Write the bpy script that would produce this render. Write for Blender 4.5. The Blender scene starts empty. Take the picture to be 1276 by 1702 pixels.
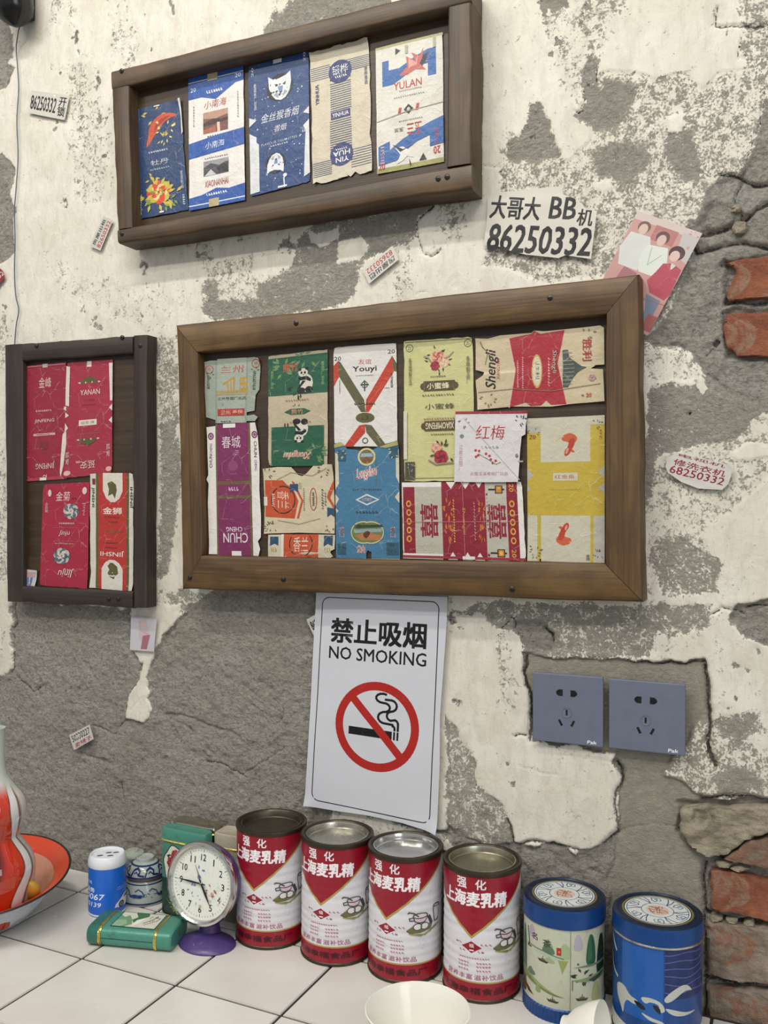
import bpy, bmesh, math, random
import numpy as np
from mathutils import Vector, Matrix
from mathutils.geometry import tessellate_polygon
random.seed(7)
SC = bpy.context.scene
COL = SC.collection
PI = math.pi
R_ = math.radians
# ------------------------------------------------------------------ camera
F, YAW, PITCH, ROLL, D, CT = 1498.0, R_(24.425), R_(-0.502), R_(0.365), 1.111, 0.75
CAM = Vector((0, -D, CT + 0.5887))
fw = Vector((-math.sin(YAW)*math.cos(PITCH), math.cos(YAW)*math.cos(PITCH), math.sin(PITCH)))
r0 = Vector((math.cos(YAW), math.sin(YAW), 0)); u0 = r0.cross(fw)
rt = r0*math.cos(ROLL) + u0*math.sin(ROLL)
up = -r0*math.sin(ROLL) + u0*math.cos(ROLL)
cd = bpy.data.cameras.new('camera'); cam = bpy.data.objects.new('camera', cd); COL.objects.link(cam)
cd.sensor_fit = 'VERTICAL'; cd.sensor_height = 24.0; cd.lens = 24.0*F/1702; cd.clip_start = 0.02
cam.matrix_world = Matrix(((rt.x, up.x, -fw.x, CAM.x), (rt.y, up.y, -fw.y, CAM.y), (rt.z, up.z, -fw.z, CAM.z), (0, 0, 0, 1)))
SC.camera = cam
# ------------------------------------------------------------------ light
SC.view_settings.view_transform = 'Standard'; SC.view_settings.look = 'None'
SC.view_settings.gamma = 1.0; SC.view_settings.use_curve_mapping = False
SC.view_settings.exposure = 0.17
wd = bpy.data.worlds.new('room_light'); SC.world = wd; wd.use_nodes = True
wd.node_tree.nodes['Background'].inputs[0].default_value = (0.93, 0.96, 1.0, 1)
wd.node_tree.nodes['Background'].inputs[1].default_value = 0.40
def area(name, loc, aim, sx, sy, power, col=(1, 1, 1)):
    l = bpy.data.lights.new(name, 'AREA'); l.shape = 'RECTANGLE'; l.size = sx; l.size_y = sy; l.energy = power; l.color = col
    o = bpy.data.objects.new(name, l); COL.objects.link(o); o.location = loc
    o.rotation_euler = (Vector(aim) - Vector(loc)).to_track_quat('-Z', 'Y').to_euler()
    return o
WARM, COOL = (1.0, 0.95, 0.87), (0.92, 0.96, 1.0)
for x, y, pw, c in ((-0.8, -1.0, 15, WARM), (0.3, -1.5, 11, WARM), (-1.9, -1.9, 9, WARM)):
    area('ceiling_tube_light', (x, y, 2.85), (x, y*.35, 0.9), .9, .06, pw, c)
for k in range(6):
    area('ceiling_spot_light', (-1.9+.55*k, -1.75, 2.8), (-.6, 0, 1.0), .09, .09, 2.4, WARM)
area('window_daylight', (2.2, -2.2, 1.9), (-0.5, 0, 1.1), 1.3, 1.3, 17, COOL)

# ------------------------------------------------------------------ pixel rays to points
def ray(px, py): return fw + rt*((px-638)/F) + up*((851-py)/F)
def WP(px, py, off=0.0):
    d = ray(px, py); t = (D-off)/d.y; return CAM + d*t
def TP(px, py, z=CT):
    d = ray(px, py); t = (z-CAM.z)/d.z; return CAM + d*t
def stand(px, py, r):      # centre of a round foot whose nearest point shows at the pixel
    p = TP(px, py); d = Vector((p.x-CAM.x, p.y-CAM.y, 0)).normalized(); return p + d*r
def face_cam(p): return math.atan2(CAM.y-p.y, CAM.x-p.x)

# ------------------------------------------------------------------ materials
def lin(h):
    h = h.lstrip('#'); v = [int(h[i:i+2], 16)/255 for i in (0, 2, 4)]
    return tuple((c/12.92 if c <= .04045 else ((c+.055)/1.055)**2.4) for c in v) + (1,)
_m = {}
class NT:
    def __init__(s, name):
        s.m = bpy.data.materials.new(name); s.m.use_nodes = True; s.t = s.m.node_tree; s.b = s.t.nodes['Principled BSDF']
    def n(s, ty, **k):
        o = s.t.nodes.new(ty)
        for a, v in k.items(): setattr(o, a, v)
        return o
    def l(s, a, b): s.t.links.new(a, b)
    def coord(s, scale=(1, 1, 1), kind='Object'):
        c = s.n('ShaderNodeTexCoord'); mp = s.n('ShaderNodeMapping'); mp.inputs['Scale'].default_value = scale
        s.l(c.outputs[kind], mp.inputs[0]); return mp.outputs[0]
    def noise(s, vec, scale, detail=4, rough=.6, dist=0):
        o = s.n('ShaderNodeTexNoise'); o.inputs['Scale'].default_value = scale; o.inputs['Detail'].default_value = detail
        o.inputs['Roughness'].default_value = rough; o.inputs['Distortion'].default_value = dist
        s.l(vec, o.inputs['Vector']); return o.outputs['Fac']
    def rng(s, v, a, b, c=0, d=1, smooth=True):
        o = s.n('ShaderNodeMapRange'); o.interpolation_type = 'SMOOTHSTEP' if smooth else 'LINEAR'
        for i, x in enumerate((a, b, c, d)): o.inputs[i+1].default_value = x
        s.l(v, o.inputs[0]); return o.outputs[0]
    def math(s, op, a, b=None, c=None):
        o = s.n('ShaderNodeMath', operation=op)
        for i, x in enumerate((a, b, c)):
            if x is None: continue
            if isinstance(x, (int, float)): o.inputs[i].default_value = x
            else: s.l(x, o.inputs[i])
        return o.outputs[0]
    def mix(s, f, a, b):
        o = s.n('ShaderNodeMix', data_type='RGBA')
        if isinstance(f, (int, float)): o.inputs[0].default_value = f
        else: s.l(f, o.inputs[0])
        for i, x in ((6, a), (7, b)):
            if isinstance(x, str): o.inputs[i].default_value = lin(x)
            elif isinstance(x, tuple): o.inputs[i].default_value = x
            else: s.l(x, o.inputs[i])
        return o.outputs[2]
    def bump(s, h, dist, strength=1, prev=None):
        o = s.n('ShaderNodeBump'); o.inputs['Distance'].default_value = dist; o.inputs['Strength'].default_value = strength
        s.l(h, o.inputs['Height'])
        if prev: s.l(prev, o.inputs['Normal'])
        return o.outputs[0]
    def fin(s, col=None, rough=None, nrm=None, metal=None):
        if col is not None:
            if isinstance(col, str): s.b.inputs['Base Color'].default_value = lin(col)
            else: s.l(col, s.b.inputs['Base Color'])
        if rough is not None:
            if isinstance(rough, (int, float)): s.b.inputs['Roughness'].default_value = rough
            else: s.l(rough, s.b.inputs['Roughness'])
        if nrm: s.l(nrm, s.b.inputs['Normal'])
        if metal is not None: s.b.inputs['Metallic'].default_value = metal
        return s.m
def paper(h, wear=1.0, gloss=.45):
    k = ('p', h, wear, gloss)
    if k in _m: return _m[k]
    t = NT('print_'+h.lstrip('#')); v = t.coord(); H = tuple(c*.82 for c in lin(h)[:3])+(1,)
    n1 = t.noise(v, 45, 5, .65); n2 = t.noise(v, 400, 3, .6)
    vo = t.n('ShaderNodeTexVoronoi', feature='DISTANCE_TO_EDGE'); vo.inputs['Scale'].default_value = 32
    wv = t.n('ShaderNodeVectorMath', operation='ADD'); t.l(v, wv.inputs[0])
    ns = t.n('ShaderNodeTexNoise'); ns.inputs['Scale'].default_value = 25; t.l(v, ns.inputs[0])
    sc = t.n('ShaderNodeVectorMath', operation='SCALE'); sc.inputs['Scale'].default_value = .03; t.l(ns.outputs['Color'], sc.inputs[0])
    t.l(sc.outputs[0], wv.inputs[1]); t.l(wv.outputs[0], vo.inputs['Vector'])
    line = t.rng(vo.outputs['Distance'], .0, .022, 1, 0)
    brk = t.math('MULTIPLY', line, t.rng(n1, .45, .62))
    spk = t.rng(n2, .66, .72)
    wearf = t.math('MULTIPLY', t.math('MAXIMUM', brk, t.math('MULTIPLY', spk, t.rng(n1, .5, .6))), .27*wear)
    base = t.mix(t.rng(n1, .3, .75, 0, .4*wear, False), H, (lin(h)[0]*.62, lin(h)[1]*.58, lin(h)[2]*.50, 1))
    col = t.mix(wearf, base, '#d8d2c4')
    b = t.bump(n1, .0035*wear, .5); b = t.bump(brk, .0005*wear, .5, b)
    _m[k] = t.fin(col, gloss, b); return _m[k]
def paint(h, gloss=.3, metal=0, wear=.3, name=None, bump=.0003):
    k = ('t', h, gloss, metal, wear, bump)
    if k in _m: return _m[k]
    t = NT(name or 'paint_'+h.lstrip('#')); v = t.coord()
    n1 = t.noise(v, 60, 6, .7); n2 = t.noise(v, 330, 4, .7)
    dirt = t.math('MULTIPLY', t.rng(t.math('ADD', n1, t.math('MULTIPLY', n2, .6)), .85, 1.05), wear)
    col = t.mix(dirt, h, (lin(h)[0]*.35, lin(h)[1]*.32, lin(h)[2]*.28, 1))
    _m[k] = t.fin(col, t.rng(n1, .3, .7, gloss*.8, gloss*1.4+.05), t.bump(n1, bump, .6), metal); return _m[k]
def wood(name, dark, mid, light):
    t = NT(name); v = t.coord((2.2, 95, 95)); v2 = t.coord((3, 22, 22)); v3 = t.coord((1, 1, 1))
    n1 = t.noise(v, 1, 7, .6, .9); n2 = t.noise(v2, 1, 4, .55, 1.5); n3 = t.noise(v3, 14, 5, .6); n4 = t.noise(t.coord((6, 260, 260)), 1, 3, .6)
    g = t.math('ADD', t.math('MULTIPLY', n1, .6), t.math('MULTIPLY', n4, .4))
    c = t.mix(t.rng(g, .36, .62), dark, mid)
    c = t.mix(t.math('MULTIPLY', t.rng(n2, .45, .72), .6), c, light)
    vo = t.n('ShaderNodeTexVoronoi', feature='F1'); vo.inputs['Scale'].default_value = 1; t.l(t.coord((4.5, 16, 16)), vo.inputs['Vector'])
    kn = t.math('MULTIPLY', t.rng(vo.outputs['Distance'], .04, .13, 1, 0), .8)
    c = t.mix(kn, c, (lin(dark)[0]*.4, lin(dark)[1]*.4, lin(dark)[2]*.4, 1))
    c = t.mix(t.rng(n3, .4, .7, 0, .5), c, dark)
    return t.fin(c, .5, t.bump(g, .0009, .55))
WOODM = wood('brown_wood', '#3c2913', '#5e4524', '#765b33')
WOODT = wood('weathered_brown_wood', '#2f2214', '#4e3a24', '#665033')
WOODL = wood('dark_brown_wood', '#231b16', '#32281f', '#40352a')
WOODB = wood('backing_wood', '#2c1f12', '#3c2c1b', '#4a3823')

def wall_mat():
    t = NT('plaster_and_cement'); v = t.coord()
    at = t.n('ShaderNodeAttribute', attribute_name='wmask'); sp = t.n('ShaderNodeSeparateXYZ'); t.l(at.outputs['Vector'], sp.inputs[0])
    wear, dark, tone = sp.outputs
    fine = t.noise(v, 330, 5, .7); medn = t.noise(v, 85, 7, .7, .4); big = t.noise(v, 11, 4, .55); vert = t.noise(t.coord((420, 420, 34)), 1, 5, .7)
    lens = t.noise(t.coord((60, 60, 30)), 1, 6, .65, .6)
    s = t.math('ADD', wear, t.math('MULTIPLY', t.math('SUBTRACT', fine, .5), 1.5))
    s = t.math('ADD', s, t.math('MULTIPLY', t.math('SUBTRACT', medn, .5), 1.5))
    mask = t.rng(s, .44, .53)
    white = t.mix(t.rng(big, .3, .7), '#d9d5c9', '#cdc8b9')
    white = t.mix(t.rng(lens, .4, .72, 0, .45), white, '#b5afa1')
    white = t.mix(t.rng(vert, .55, .7, 0, .25), white, '#aaa290')
    gm_ = t.noise(t.coord((1, 1, 1.5)), 170, 6, .72, .5)
    grey = t.mix(t.rng(gm_, .3, .66), '#969188', '#c6c1b6')
    grey = t.mix(t.rng(fine, .5, .72, 0, .5), grey, '#d6d1c5')
    grey = t.mix(t.rng(gm_, .42, .30, 0, .6), grey, '#59544c')
    grey = t.mix(t.rng(big, .35, .65, 0, .3), grey, '#978f7e')
    grey = t.mix(t.rng(wear, .5, .97, .8, 0), grey, '#bdb8aa')
    smooth = t.mix(t.rng(medn, .3, .7), '#868277', '#9f9a8e')
    smooth = t.mix(t.rng(fine, .3, .75), smooth, '#938d7d')
    grey = t.mix(tone, grey, smooth)
    col = t.mix(mask, white, grey)
    edge = t.math('MULTIPLY', t.math('MULTIPLY', mask, t.math('SUBTRACT', 1.0, mask)), 2.2)
    col = t.mix(edge, col, '#5c564b')
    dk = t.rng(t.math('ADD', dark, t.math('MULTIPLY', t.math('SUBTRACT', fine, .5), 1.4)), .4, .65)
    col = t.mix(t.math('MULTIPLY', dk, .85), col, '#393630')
    rough = t.math('MULTIPLY', mask, t.math('SUBTRACT', 1.0, t.math('MULTIPLY', tone, .75)))
    h1 = t.math('MULTIPLY', t.math('ADD', t.math('MULTIPLY', fine, .5), t.math('ADD', gm_, t.math('MULTIPLY', medn, .4))), t.math('ADD', .05, rough))
    b = t.bump(h1, .009, 1.0)
    b = t.bump(t.math('SUBTRACT', 1.0, mask), .0012, .8, b)
    b = t.bump(t.math('ADD', lens, t.math('MULTIPLY', vert, .35)), .0032, .55, b)
    b = t.bump(t.math('SUBTRACT', 1.0, dk), .0025, .7, b)
    return t.fin(col, .82, b)
def brick_mat(name, a, b_, c_):
    t = NT(name); v = t.coord(); n = t.noise(v, 40, 6, .7); f = t.noise(v, 260, 5, .7); g = t.noise(v, 22, 5, .6, 1.5)
    col = t.mix(t.rng(n, .3, .7), a, b_); col = t.mix(t.rng(g, .52, .64, 0, .8), col, c_); col = t.mix(t.rng(f, .6, .72, 0, .6), col, '#3a2a20')
    return t.fin(col, .9, t.bump(t.math('ADD', n, t.math('MULTIPLY', f, .5)), .006, .8))
WALLM = wall_mat()
BRK1 = brick_mat('orange_brick', '#75422d', '#93593f', '#8c7460')
BRK2 = brick_mat('grey_crusted_brick', '#7a6d5d', '#94877a', '#8e5c44')
STONE = brick_mat('mortar_stone', '#857c6a', '#a09682', '#6b6355')
def glass(name, col=(1, 1, 1, 1), rough=.02, ior=1.45):
    m = bpy.data.materials.new(name); m.use_nodes = True; b = m.node_tree.nodes['Principled BSDF']
    b.inputs['Base Color'].default_value = col; b.inputs['Roughness'].default_value = rough; b.inputs['Transmission Weight'].default_value = 1; b.inputs['IOR'].default_value = ior
    return m

# ------------------------------------------------------------------ object helpers
def tag(o, label=None, cat=None, group=None, kind=None):
    if label: o['label'] = label
    if cat: o['category'] = cat
    if group: o['group'] = group
    if kind: o['kind'] = kind
    return o
def link(name, me, parent=None, loc=None, rot=None):
    o = bpy.data.objects.new(name, me); COL.objects.link(o)
    if parent is not None: o.parent = parent
    if loc is not None: o.location = loc
    if rot is not None: o.rotation_euler = rot
    return o
def empty(name, loc, rz=0, **k):
    o = link(name, None, None, loc, (0, 0, rz)); o.empty_display_size = .02; return tag(o, **k)
def from_bm(name, bm, mats, parent=None, loc=None, rot=None, smooth=True):
    me = bpy.data.meshes.new(name)
    bm.to_mesh(me); bm.free()
    for m in (mats if isinstance(mats, (list, tuple)) else [mats]): me.materials.append(m)
    if smooth: me.polygons.foreach_set('use_smooth', [True]*len(me.polygons))
    return link(name, me, parent, loc, rot)
def sharp(o, ang=40):
    bm = bmesh.new(); bm.from_mesh(o.data)
    for e in bm.edges:
        if len(e.link_faces) == 2 and e.calc_face_angle() > R_(ang): e.smooth = False
    bm.to_mesh(o.data); bm.free(); return o
def lathe(name, prof, mat, parent=None, loc=None, rot=None, n=64, mats=None, fn=None, dup=40):
    """prof: (r, z[, material index]); fn(r, a, z) may reshape the section"""
    bm = bmesh.new(); rings = []
    fn = fn or (lambda r, a, z: (r*math.cos(a), r*math.sin(a), z))
    for p in prof:
        if p[0] < 1e-6: rings.append([bm.verts.new(fn(0, 0, p[1]))])
        else: rings.append([bm.verts.new(fn(p[0], 2*PI*i/n, p[1])) for i in range(n)])
    for k in range(len(rings)-1):
        a, b = rings[k], rings[k+1]; mi = prof[k+1][2] if len(prof[k+1]) > 2 else 0
        for i in range(n):
            j = (i+1) % n
            if len(a) == 1 and len(b) == 1: continue
            vs = [a[0], b[j], b[i]][::-1] if len(a) == 1 else [a[i], a[j], b[0]] if len(b) == 1 else [a[i], a[j], b[j], b[i]]
            f = bm.faces.new(vs); f.material_index = mi
    bmesh.ops.recalc_face_normals(bm, faces=bm.faces)
    return sharp(from_bm(name, bm, mats or mat, parent, loc, rot), dup)
def rrect(w, d, e=.36):
    """section of a tin with rounded corners; the profile's r is a scale of the width"""
    def fn(s, a, z):
        ca, sa = math.cos(a), math.sin(a); hx = w/2*s; hy = max(d/2-(1-s)*w/2, .0004)
        return (math.copysign(abs(ca)**e, ca)*hx, math.copysign(abs(sa)**e, sa)*hy, z)
    return fn
def tube(name, pts, r, mat, parent=None, n=8, closed=False):
    bm = bmesh.new(); rings = []; pts = [Vector(p) for p in pts]
    for i, p in enumerate(pts):
        a = pts[i-1] if (i > 0 or closed) else p; b = pts[(i+1) % len(pts)] if (i < len(pts)-1 or closed) else p
        t = (b-a).normalized(); s = t.orthogonal().normalized() if i == 0 else (s - t*s.dot(t)).normalized()
        u = t.cross(s); rr = r[i] if isinstance(r, (list, tuple)) else r
        rings.append([bm.verts.new(p + s*rr*math.cos(2*PI*k/n) + u*rr*math.sin(2*PI*k/n)) for k in range(n)])
    for a, b in zip(rings, rings[1:] + ([rings[0]] if closed else [])):
        for k in range(n): bm.faces.new([a[k], a[(k+1) % n], b[(k+1) % n], b[k]])
    if not closed: bm.faces.new(rings[0][::-1]); bm.faces.new(rings[-1])
    bmesh.ops.recalc_face_normals(bm, faces=bm.faces)
    return from_bm(name, bm, mat, parent)
def box(name, x0, x1, y0, y1, z0, z1, mat, parent=None, bev=0, loc=None, rot=None, seg=2):
    bm = bmesh.new(); bmesh.ops.create_cube(bm, size=1)
    for v in bm.verts: v.co = Vector(((x0+x1)/2+v.co.x*(x1-x0), (y0+y1)/2+v.co.y*(y1-y0), (z0+z1)/2+v.co.z*(z1-z0)))
    if bev: bmesh.ops.bevel(bm, geom=bm.edges[:], offset=bev, segments=seg, affect='EDGES', profile=.6)
    return from_bm(name, bm, mat, parent, loc, rot, smooth=False)

# ------------------------------------------------------------------ flat print: items in u,v (v down), laid on any surface
_tx = {}
def text_tris(s, bold=0):
    k = (s, bold)
    if k in _tx: return _tx[k]
    c = bpy.data.curves.new('t', 'FONT'); c.body = s; c.size = 1; c.resolution_u = 2; c.offset = bold; c.align_x = 'CENTER'; c.space_line = .95
    o = bpy.data.objects.new('t', c); COL.objects.link(o)
    dg = bpy.context.evaluated_depsgraph_get(); me = o.evaluated_get(dg).to_mesh()
    vs = [(v.co.x, v.co.y) for v in me.vertices]; fs = [tuple(p.vertices) for p in me.polygons]
    o.evaluated_get(dg).to_mesh_clear(); bpy.data.objects.remove(o); bpy.data.curves.remove(c)
    xs = [v[0] for v in vs]; ys = [v[1] for v in vs]; x0, x1, y0, y1 = min(xs), max(xs), min(ys), max(ys)
    vs = [((x-x0)/(x1-x0)-.5, (y-y0)/(y1-y0)-.5) for x, y in vs]
    _tx[k] = (vs, fs); return _tx[k]
def R(c, a, b, d, e): return ('P', c, [(a, b), (d, b), (d, e), (a, e)])
def P(c, *pts): return ('P', c, list(pts))
def PS(c, *pts):
    p = list(pts)
    for _ in range(2): p = [q for a, b in zip(p, p[1:]+p[:1]) for q in ((a[0]*.75+b[0]*.25, a[1]*.75+b[1]*.25), (a[0]*.25+b[0]*.75, a[1]*.25+b[1]*.75))]
    return ('P', c, p)
def E(c, x, y, rx, ry, n=22): return ('P', c, [(x+rx*math.cos(2*PI*i/n), y+ry*math.sin(2*PI*i/n)) for i in range(n)])
def RG(c, x, y, rx, ry, w, n=28): return ('L', c, [(x+rx*math.cos(2*PI*i/n), y+ry*math.sin(2*PI*i/n)) for i in range(n+1)], w)
def L(c, w, *pts): return ('L', c, list(pts), w)
def X(c, s, x, y, w, h, rot=0, bold=0.0, it=0): return ('X', c, s, x, y, w, h, rot, bold, it)
def XV(c, s, x, y, w, h, rot=0, bold=0.0): return ('X', c, '\n'.join(s), x, y, w, h, rot, bold, 0)
def DT(c, x, y, w, h, n=8, vert=False):      # a line of print too small to read
    out = []; rg = random.Random(int(x*997+y*131+n))
    for i in range(n):
        k = (i+.5)/n - .5; q = .26/n
        if vert: cx, cy, a, b = x, y+h*k, w*.5, h*q*1.4
        else: cx, cy, a, b = x+w*k, y, w*q*1.4, h*.5
        out.append(R(c, cx-a, cy-b, cx+a*rg.uniform(-.2, .2), cy+b*rg.uniform(.1, 1)))
        out.append(R(c, cx-a*.2, cy-b*rg.uniform(-.6, .6), cx+a, cy+b))
    return out
def FL(x, y, r, asp, cols, n=7, seed=1):     # flower of petals; asp = r in v / r in u
    rg = random.Random(seed); out = []
    for k, (c, q) in enumerate(zip(cols, (1, .68, .36))):
        for i in range(n):
            a = 2*PI*(i+.5*k)/n + rg.uniform(-.2, .2); d = r*q*.62
            out.append(E(c if i % 2 or len(cols) < 2 else cols[(k+1) % len(cols)], x+d*math.cos(a), y+d*math.sin(a)*asp, r*q*.42, r*q*.42*asp, 9))
    return out
def LEAVES(c, x, y, r, asp, n=12, seed=1, l=.5):
    rg = random.Random(seed); out = []
    for i in range(n):
        a = rg.uniform(0, 2*PI); d = r*rg.uniform(.35, .8); px, py = x+d*math.cos(a), y+d*math.sin(a)*asp; b = a+rg.uniform(-.8, .8); q = r*l
        out.append(P(c, (px, py), (px+q*.5*math.cos(b+.4), py+q*.5*math.sin(b+.4)*asp), (px+q*math.cos(b), py+q*math.sin(b)*asp), (px+q*.5*math.cos(b-.4), py+q*.5*math.sin(b-.4)*asp)))
    return out
def flat(items):
    out = []
    for i in items:
        if isinstance(i, list): out += flat(i)
        else: out.append(i)
    return out
def print_bm(items, Wm, Hm, base=None, base_col='#ffffff', lay=.00006, cell=.006, cellv=None, matf=paper, clip=False, grid=True):
    """bmesh in metres: x along u, y up (0 = bottom), z = layer; returns bm, materials"""
    bm = bmesh.new(); mats = []; idx = {}
    def mi(c):
        if c not in idx: idx[c] = len(mats); mats.append(matf(c))
        return idx[c]
    def tris(pts, z, c):
        pts = [p for i, p in enumerate(pts) if (Vector(p)-Vector(pts[i-1])).length > 1e-7]
        if len(pts) < 3: return
        vs = [bm.verts.new((p[0], p[1], z)) for p in pts]
        for a, b, d in tessellate_polygon([[Vector((p[0], p[1], 0)) for p in pts]]):
            if len({a, b, d}) == 3:
                try: f = bm.faces.new((vs[a], vs[b], vs[d])); f.material_index = mi(c)
                except ValueError: pass
    M = lambda p: (p[0]*Wm, (1-p[1])*Hm)
    if base is None: base = [(0, 0), (1, 0), (1, 1), (0, 1)]
    if base_col: tris([M(p) for p in base], 0, base_col)
    for k, it in enumerate(flat(items)):
        z = lay + k*.000006
        c = it[1]
        if it[0] == 'P': tris([M(p) for p in it[2]], z, c)
        elif it[0] == 'L':
            pts = [Vector(M(p)) for p in it[2]]; w = it[3]*Wm/2
            for q, (a, b) in enumerate(zip(pts, pts[1:])):
                d = (b-a)
                if d.length < 1e-7: continue
                d.normalize(); n = Vector((-d.y, d.x))*w; e = d*w*.6
                tris([a-n-e, b-n+e, b+n+e, a+n-e], z + lay*.02*(q % 2), c)
        elif it[0] == 'X':
            _, c, s, x, y, w, h, rot, bold, sh = it
            vs, fs = text_tris(s, 0); cx, cy = M((x, y)); w *= Wm; h *= Hm  # bold = shifted copies
            if rot in (90, 270): w, h = h, w
            cr, sr = math.cos(R_(rot)), math.sin(R_(rot)); nv = []
            nch = s.count('\n')+1; bs = bold*.7*min(h/nch, w)
            for q, (ox, oy) in enumerate(((0, 0),) if bold == 0 else ((-1, -.8), (1, -.8), (-1, .8), (1, .8))):
                nv = []
                for a, b in vs:
                    a2 = a*w*(1-2*bs/w) + sh*b*h + ox*bs; b2 = b*h*(1-2*bs/h) + oy*bs; nv.append(bm.verts.new((cx+a2*cr-b2*sr, cy+a2*sr+b2*cr, z+lay*.03*q)))
                for f in fs:
                    try: g = bm.faces.new([nv[i] for i in f]); g.material_index = mi(c)
                    except ValueError: pass
    if grid:
        xs = [v.co.x for v in bm.verts]; ys = [v.co.y for v in bm.verts]
        for ax, lo, hi, st in ((0, min(xs), max(xs), cell), (1, min(ys), max(ys), cellv or cell)):
            k = math.floor(lo/st)+1
            while k*st < hi:
                co = [0, 0, 0]; no = [0, 0, 0]; co[ax] = k*st; no[ax] = 1
                bmesh.ops.bisect_plane(bm, geom=bm.verts[:]+bm.edges[:]+bm.faces[:], dist=1e-7, plane_co=co, plane_no=no); k += 1
    if clip:
        bx = [p[0]*Wm for p in base]; by = [(1-p[1])*Hm for p in base]
        for c_, n_ in (((min(bx), 0, 0), (-1, 0, 0)), ((max(bx), 0, 0), (1, 0, 0)), ((0, min(by), 0), (0, -1, 0)), ((0, max(by), 0), (0, 1, 0))):
            bmesh.ops.bisect_plane(bm, geom=bm.verts[:]+bm.edges[:]+bm.faces[:], dist=1e-7, plane_co=c_, plane_no=n_, clear_outer=True)
    bm.normal_update()
    for f in bm.faces:
        if f.normal.z < 0: f.normal_flip()
    return bm, mats
def vnoise(x, y, seed=0):
    def h(i, j): 
        n = math.sin(i*127.1+j*311.7+seed*74.7)*43758.5453; return n-math.floor(n)
    i, j = math.floor(x), math.floor(y); a, b = x-i, y-j; a = a*a*(3-2*a); b = b*b*(3-2*b)
    return (h(i, j)*(1-a)+h(i+1, j)*a)*(1-b)+(h(i, j+1)*(1-a)+h(i+1, j+1)*a)*b
def ragged(seed, amp=.012, n=14, corners=.02):
    rg = random.Random(seed); out = []
    cs = [(0, 0), (1, 0), (1, 1), (0, 1)]
    for k in range(4):
        a, b = cs[k], cs[(k+1) % 4]
        for i in range(n):
            t = i/n; x = a[0]+(b[0]-a[0])*t; y = a[1]+(b[1]-a[1])*t
            j = rg.uniform(0, amp)*(1 if i else 0) + (corners*rg.random() if i == 0 else 0)
            if rg.random() < .08: j += amp*1.6
            x += j*(1 if x < .01 else -1 if x > .99 else 0); y += j*(1 if y < .01 else -1 if y > .99 else 0)*.6
            out.append((x, y))
    return out
ROOTS = []
def sheet(name, quad, off, items, base_col, label, cat, group=None, outline=None, seed=1, amp=.0011, curl=(0, 0, 0, 0), wear=1.0, gloss=.45, cell=.0048, grid=True, rag=.012):
    q = [WP(px, py, off) for px, py in quad]
    Wm = ((q[1]-q[0]).length+(q[2]-q[3]).length)/2; Hm = ((q[3]-q[0]).length+(q[2]-q[1]).length)/2
    base = outline if outline else ragged(seed, rag) if rag else None
    bm, mats = print_bm(items, Wm, Hm, base, base_col, matf=lambda c: paper(c, wear, gloss), cell=cell, grid=grid, clip=True)
    o0 = (q[0]+q[1]+q[2]+q[3])/4
    for v in bm.verts:
        u, w, z = v.co.x/Wm, 1-v.co.y/Hm, v.co.z
        p = (q[0]*(1-u)+q[1]*u)*(1-w) + (q[3]*(1-u)+q[2]*u)*w
        h = amp*(vnoise(u*2.3, w*4.1, seed) + .4*vnoise(u*5, w*9, seed+3))
        for (cu, cv), cc in zip(((0, 0), (1, 0), (1, 1), (0, 1)), curl):
            if cc: dd = math.hypot((u-cu)*Wm, (w-cv)*Hm); h += cc*max(0, 1-dd/.022)**2
        v.co = p + Vector((0, -(h+z), 0)) - o0
    # a thin turned edge so the sheet has a thickness
    o = from_bm(name, bm, mats, None, o0)
    return tag(o, label, cat, group)
# ------------------------------------------------------------------ the wall
def fbm(x, y, sc, oct=4, seed=0, gain=.5):
    rg = np.random.RandomState(seed); tot = np.zeros_like(x); amp = 1; norm = 0
    for o in range(oct):
        lat = rg.rand(257, 257); X_ = x*sc*2**o + rg.rand()*50; Y_ = y*sc*2**o + rg.rand()*50
        i = np.floor(X_).astype(int); j = np.floor(Y_).astype(int); a = X_-i; b = Y_-j; a = a*a*(3-2*a); b = b*b*(3-2*b)
        i %= 256; j %= 256
        v = (lat[i, j]*(1-a)+lat[i+1, j]*a)*(1-b)+(lat[i, j+1]*(1-a)+lat[i+1, j+1]*a)*b
        tot += v*amp; norm += amp; amp *= gain
    return tot/norm-.5
def sdf(x, y, poly):        # pixels, negative inside
    x = np.asarray(x); d = np.full(x.shape, 1e9); ins = np.zeros(x.shape, bool); n = len(poly)
    for k in range(n):
        ax, ay = poly[k]; bx, by = poly[(k+1) % n]; ex, ey = bx-ax, by-ay
        t = np.clip(((x-ax)*ex+(y-ay)*ey)/(ex*ex+ey*ey+1e-9), 0, 1)
        d = np.minimum(d, (x-ax-t*ex)**2+(y-ay-t*ey)**2)
        c = (ay > y) != (by > y)
        if by != ay: ins ^= c & (x < (bx-ax)*(y-ay)/(by-ay)+ax)
    d = np.sqrt(d); return np.where(ins, -d, d)
def seg(x, y, pts):
    d = np.full(x.shape, 1e9)
    for (ax, ay), (bx, by) in zip(pts, pts[1:]):
        ex, ey = bx-ax, by-ay; t = np.clip(((x-ax)*ex+(y-ay)*ey)/(ex*ex+ey*ey+1e-9), 0, 1)
        d = np.minimum(d, (x-ax-t*ex)**2+(y-ay-t*ey)**2)
    return np.sqrt(d)
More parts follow.
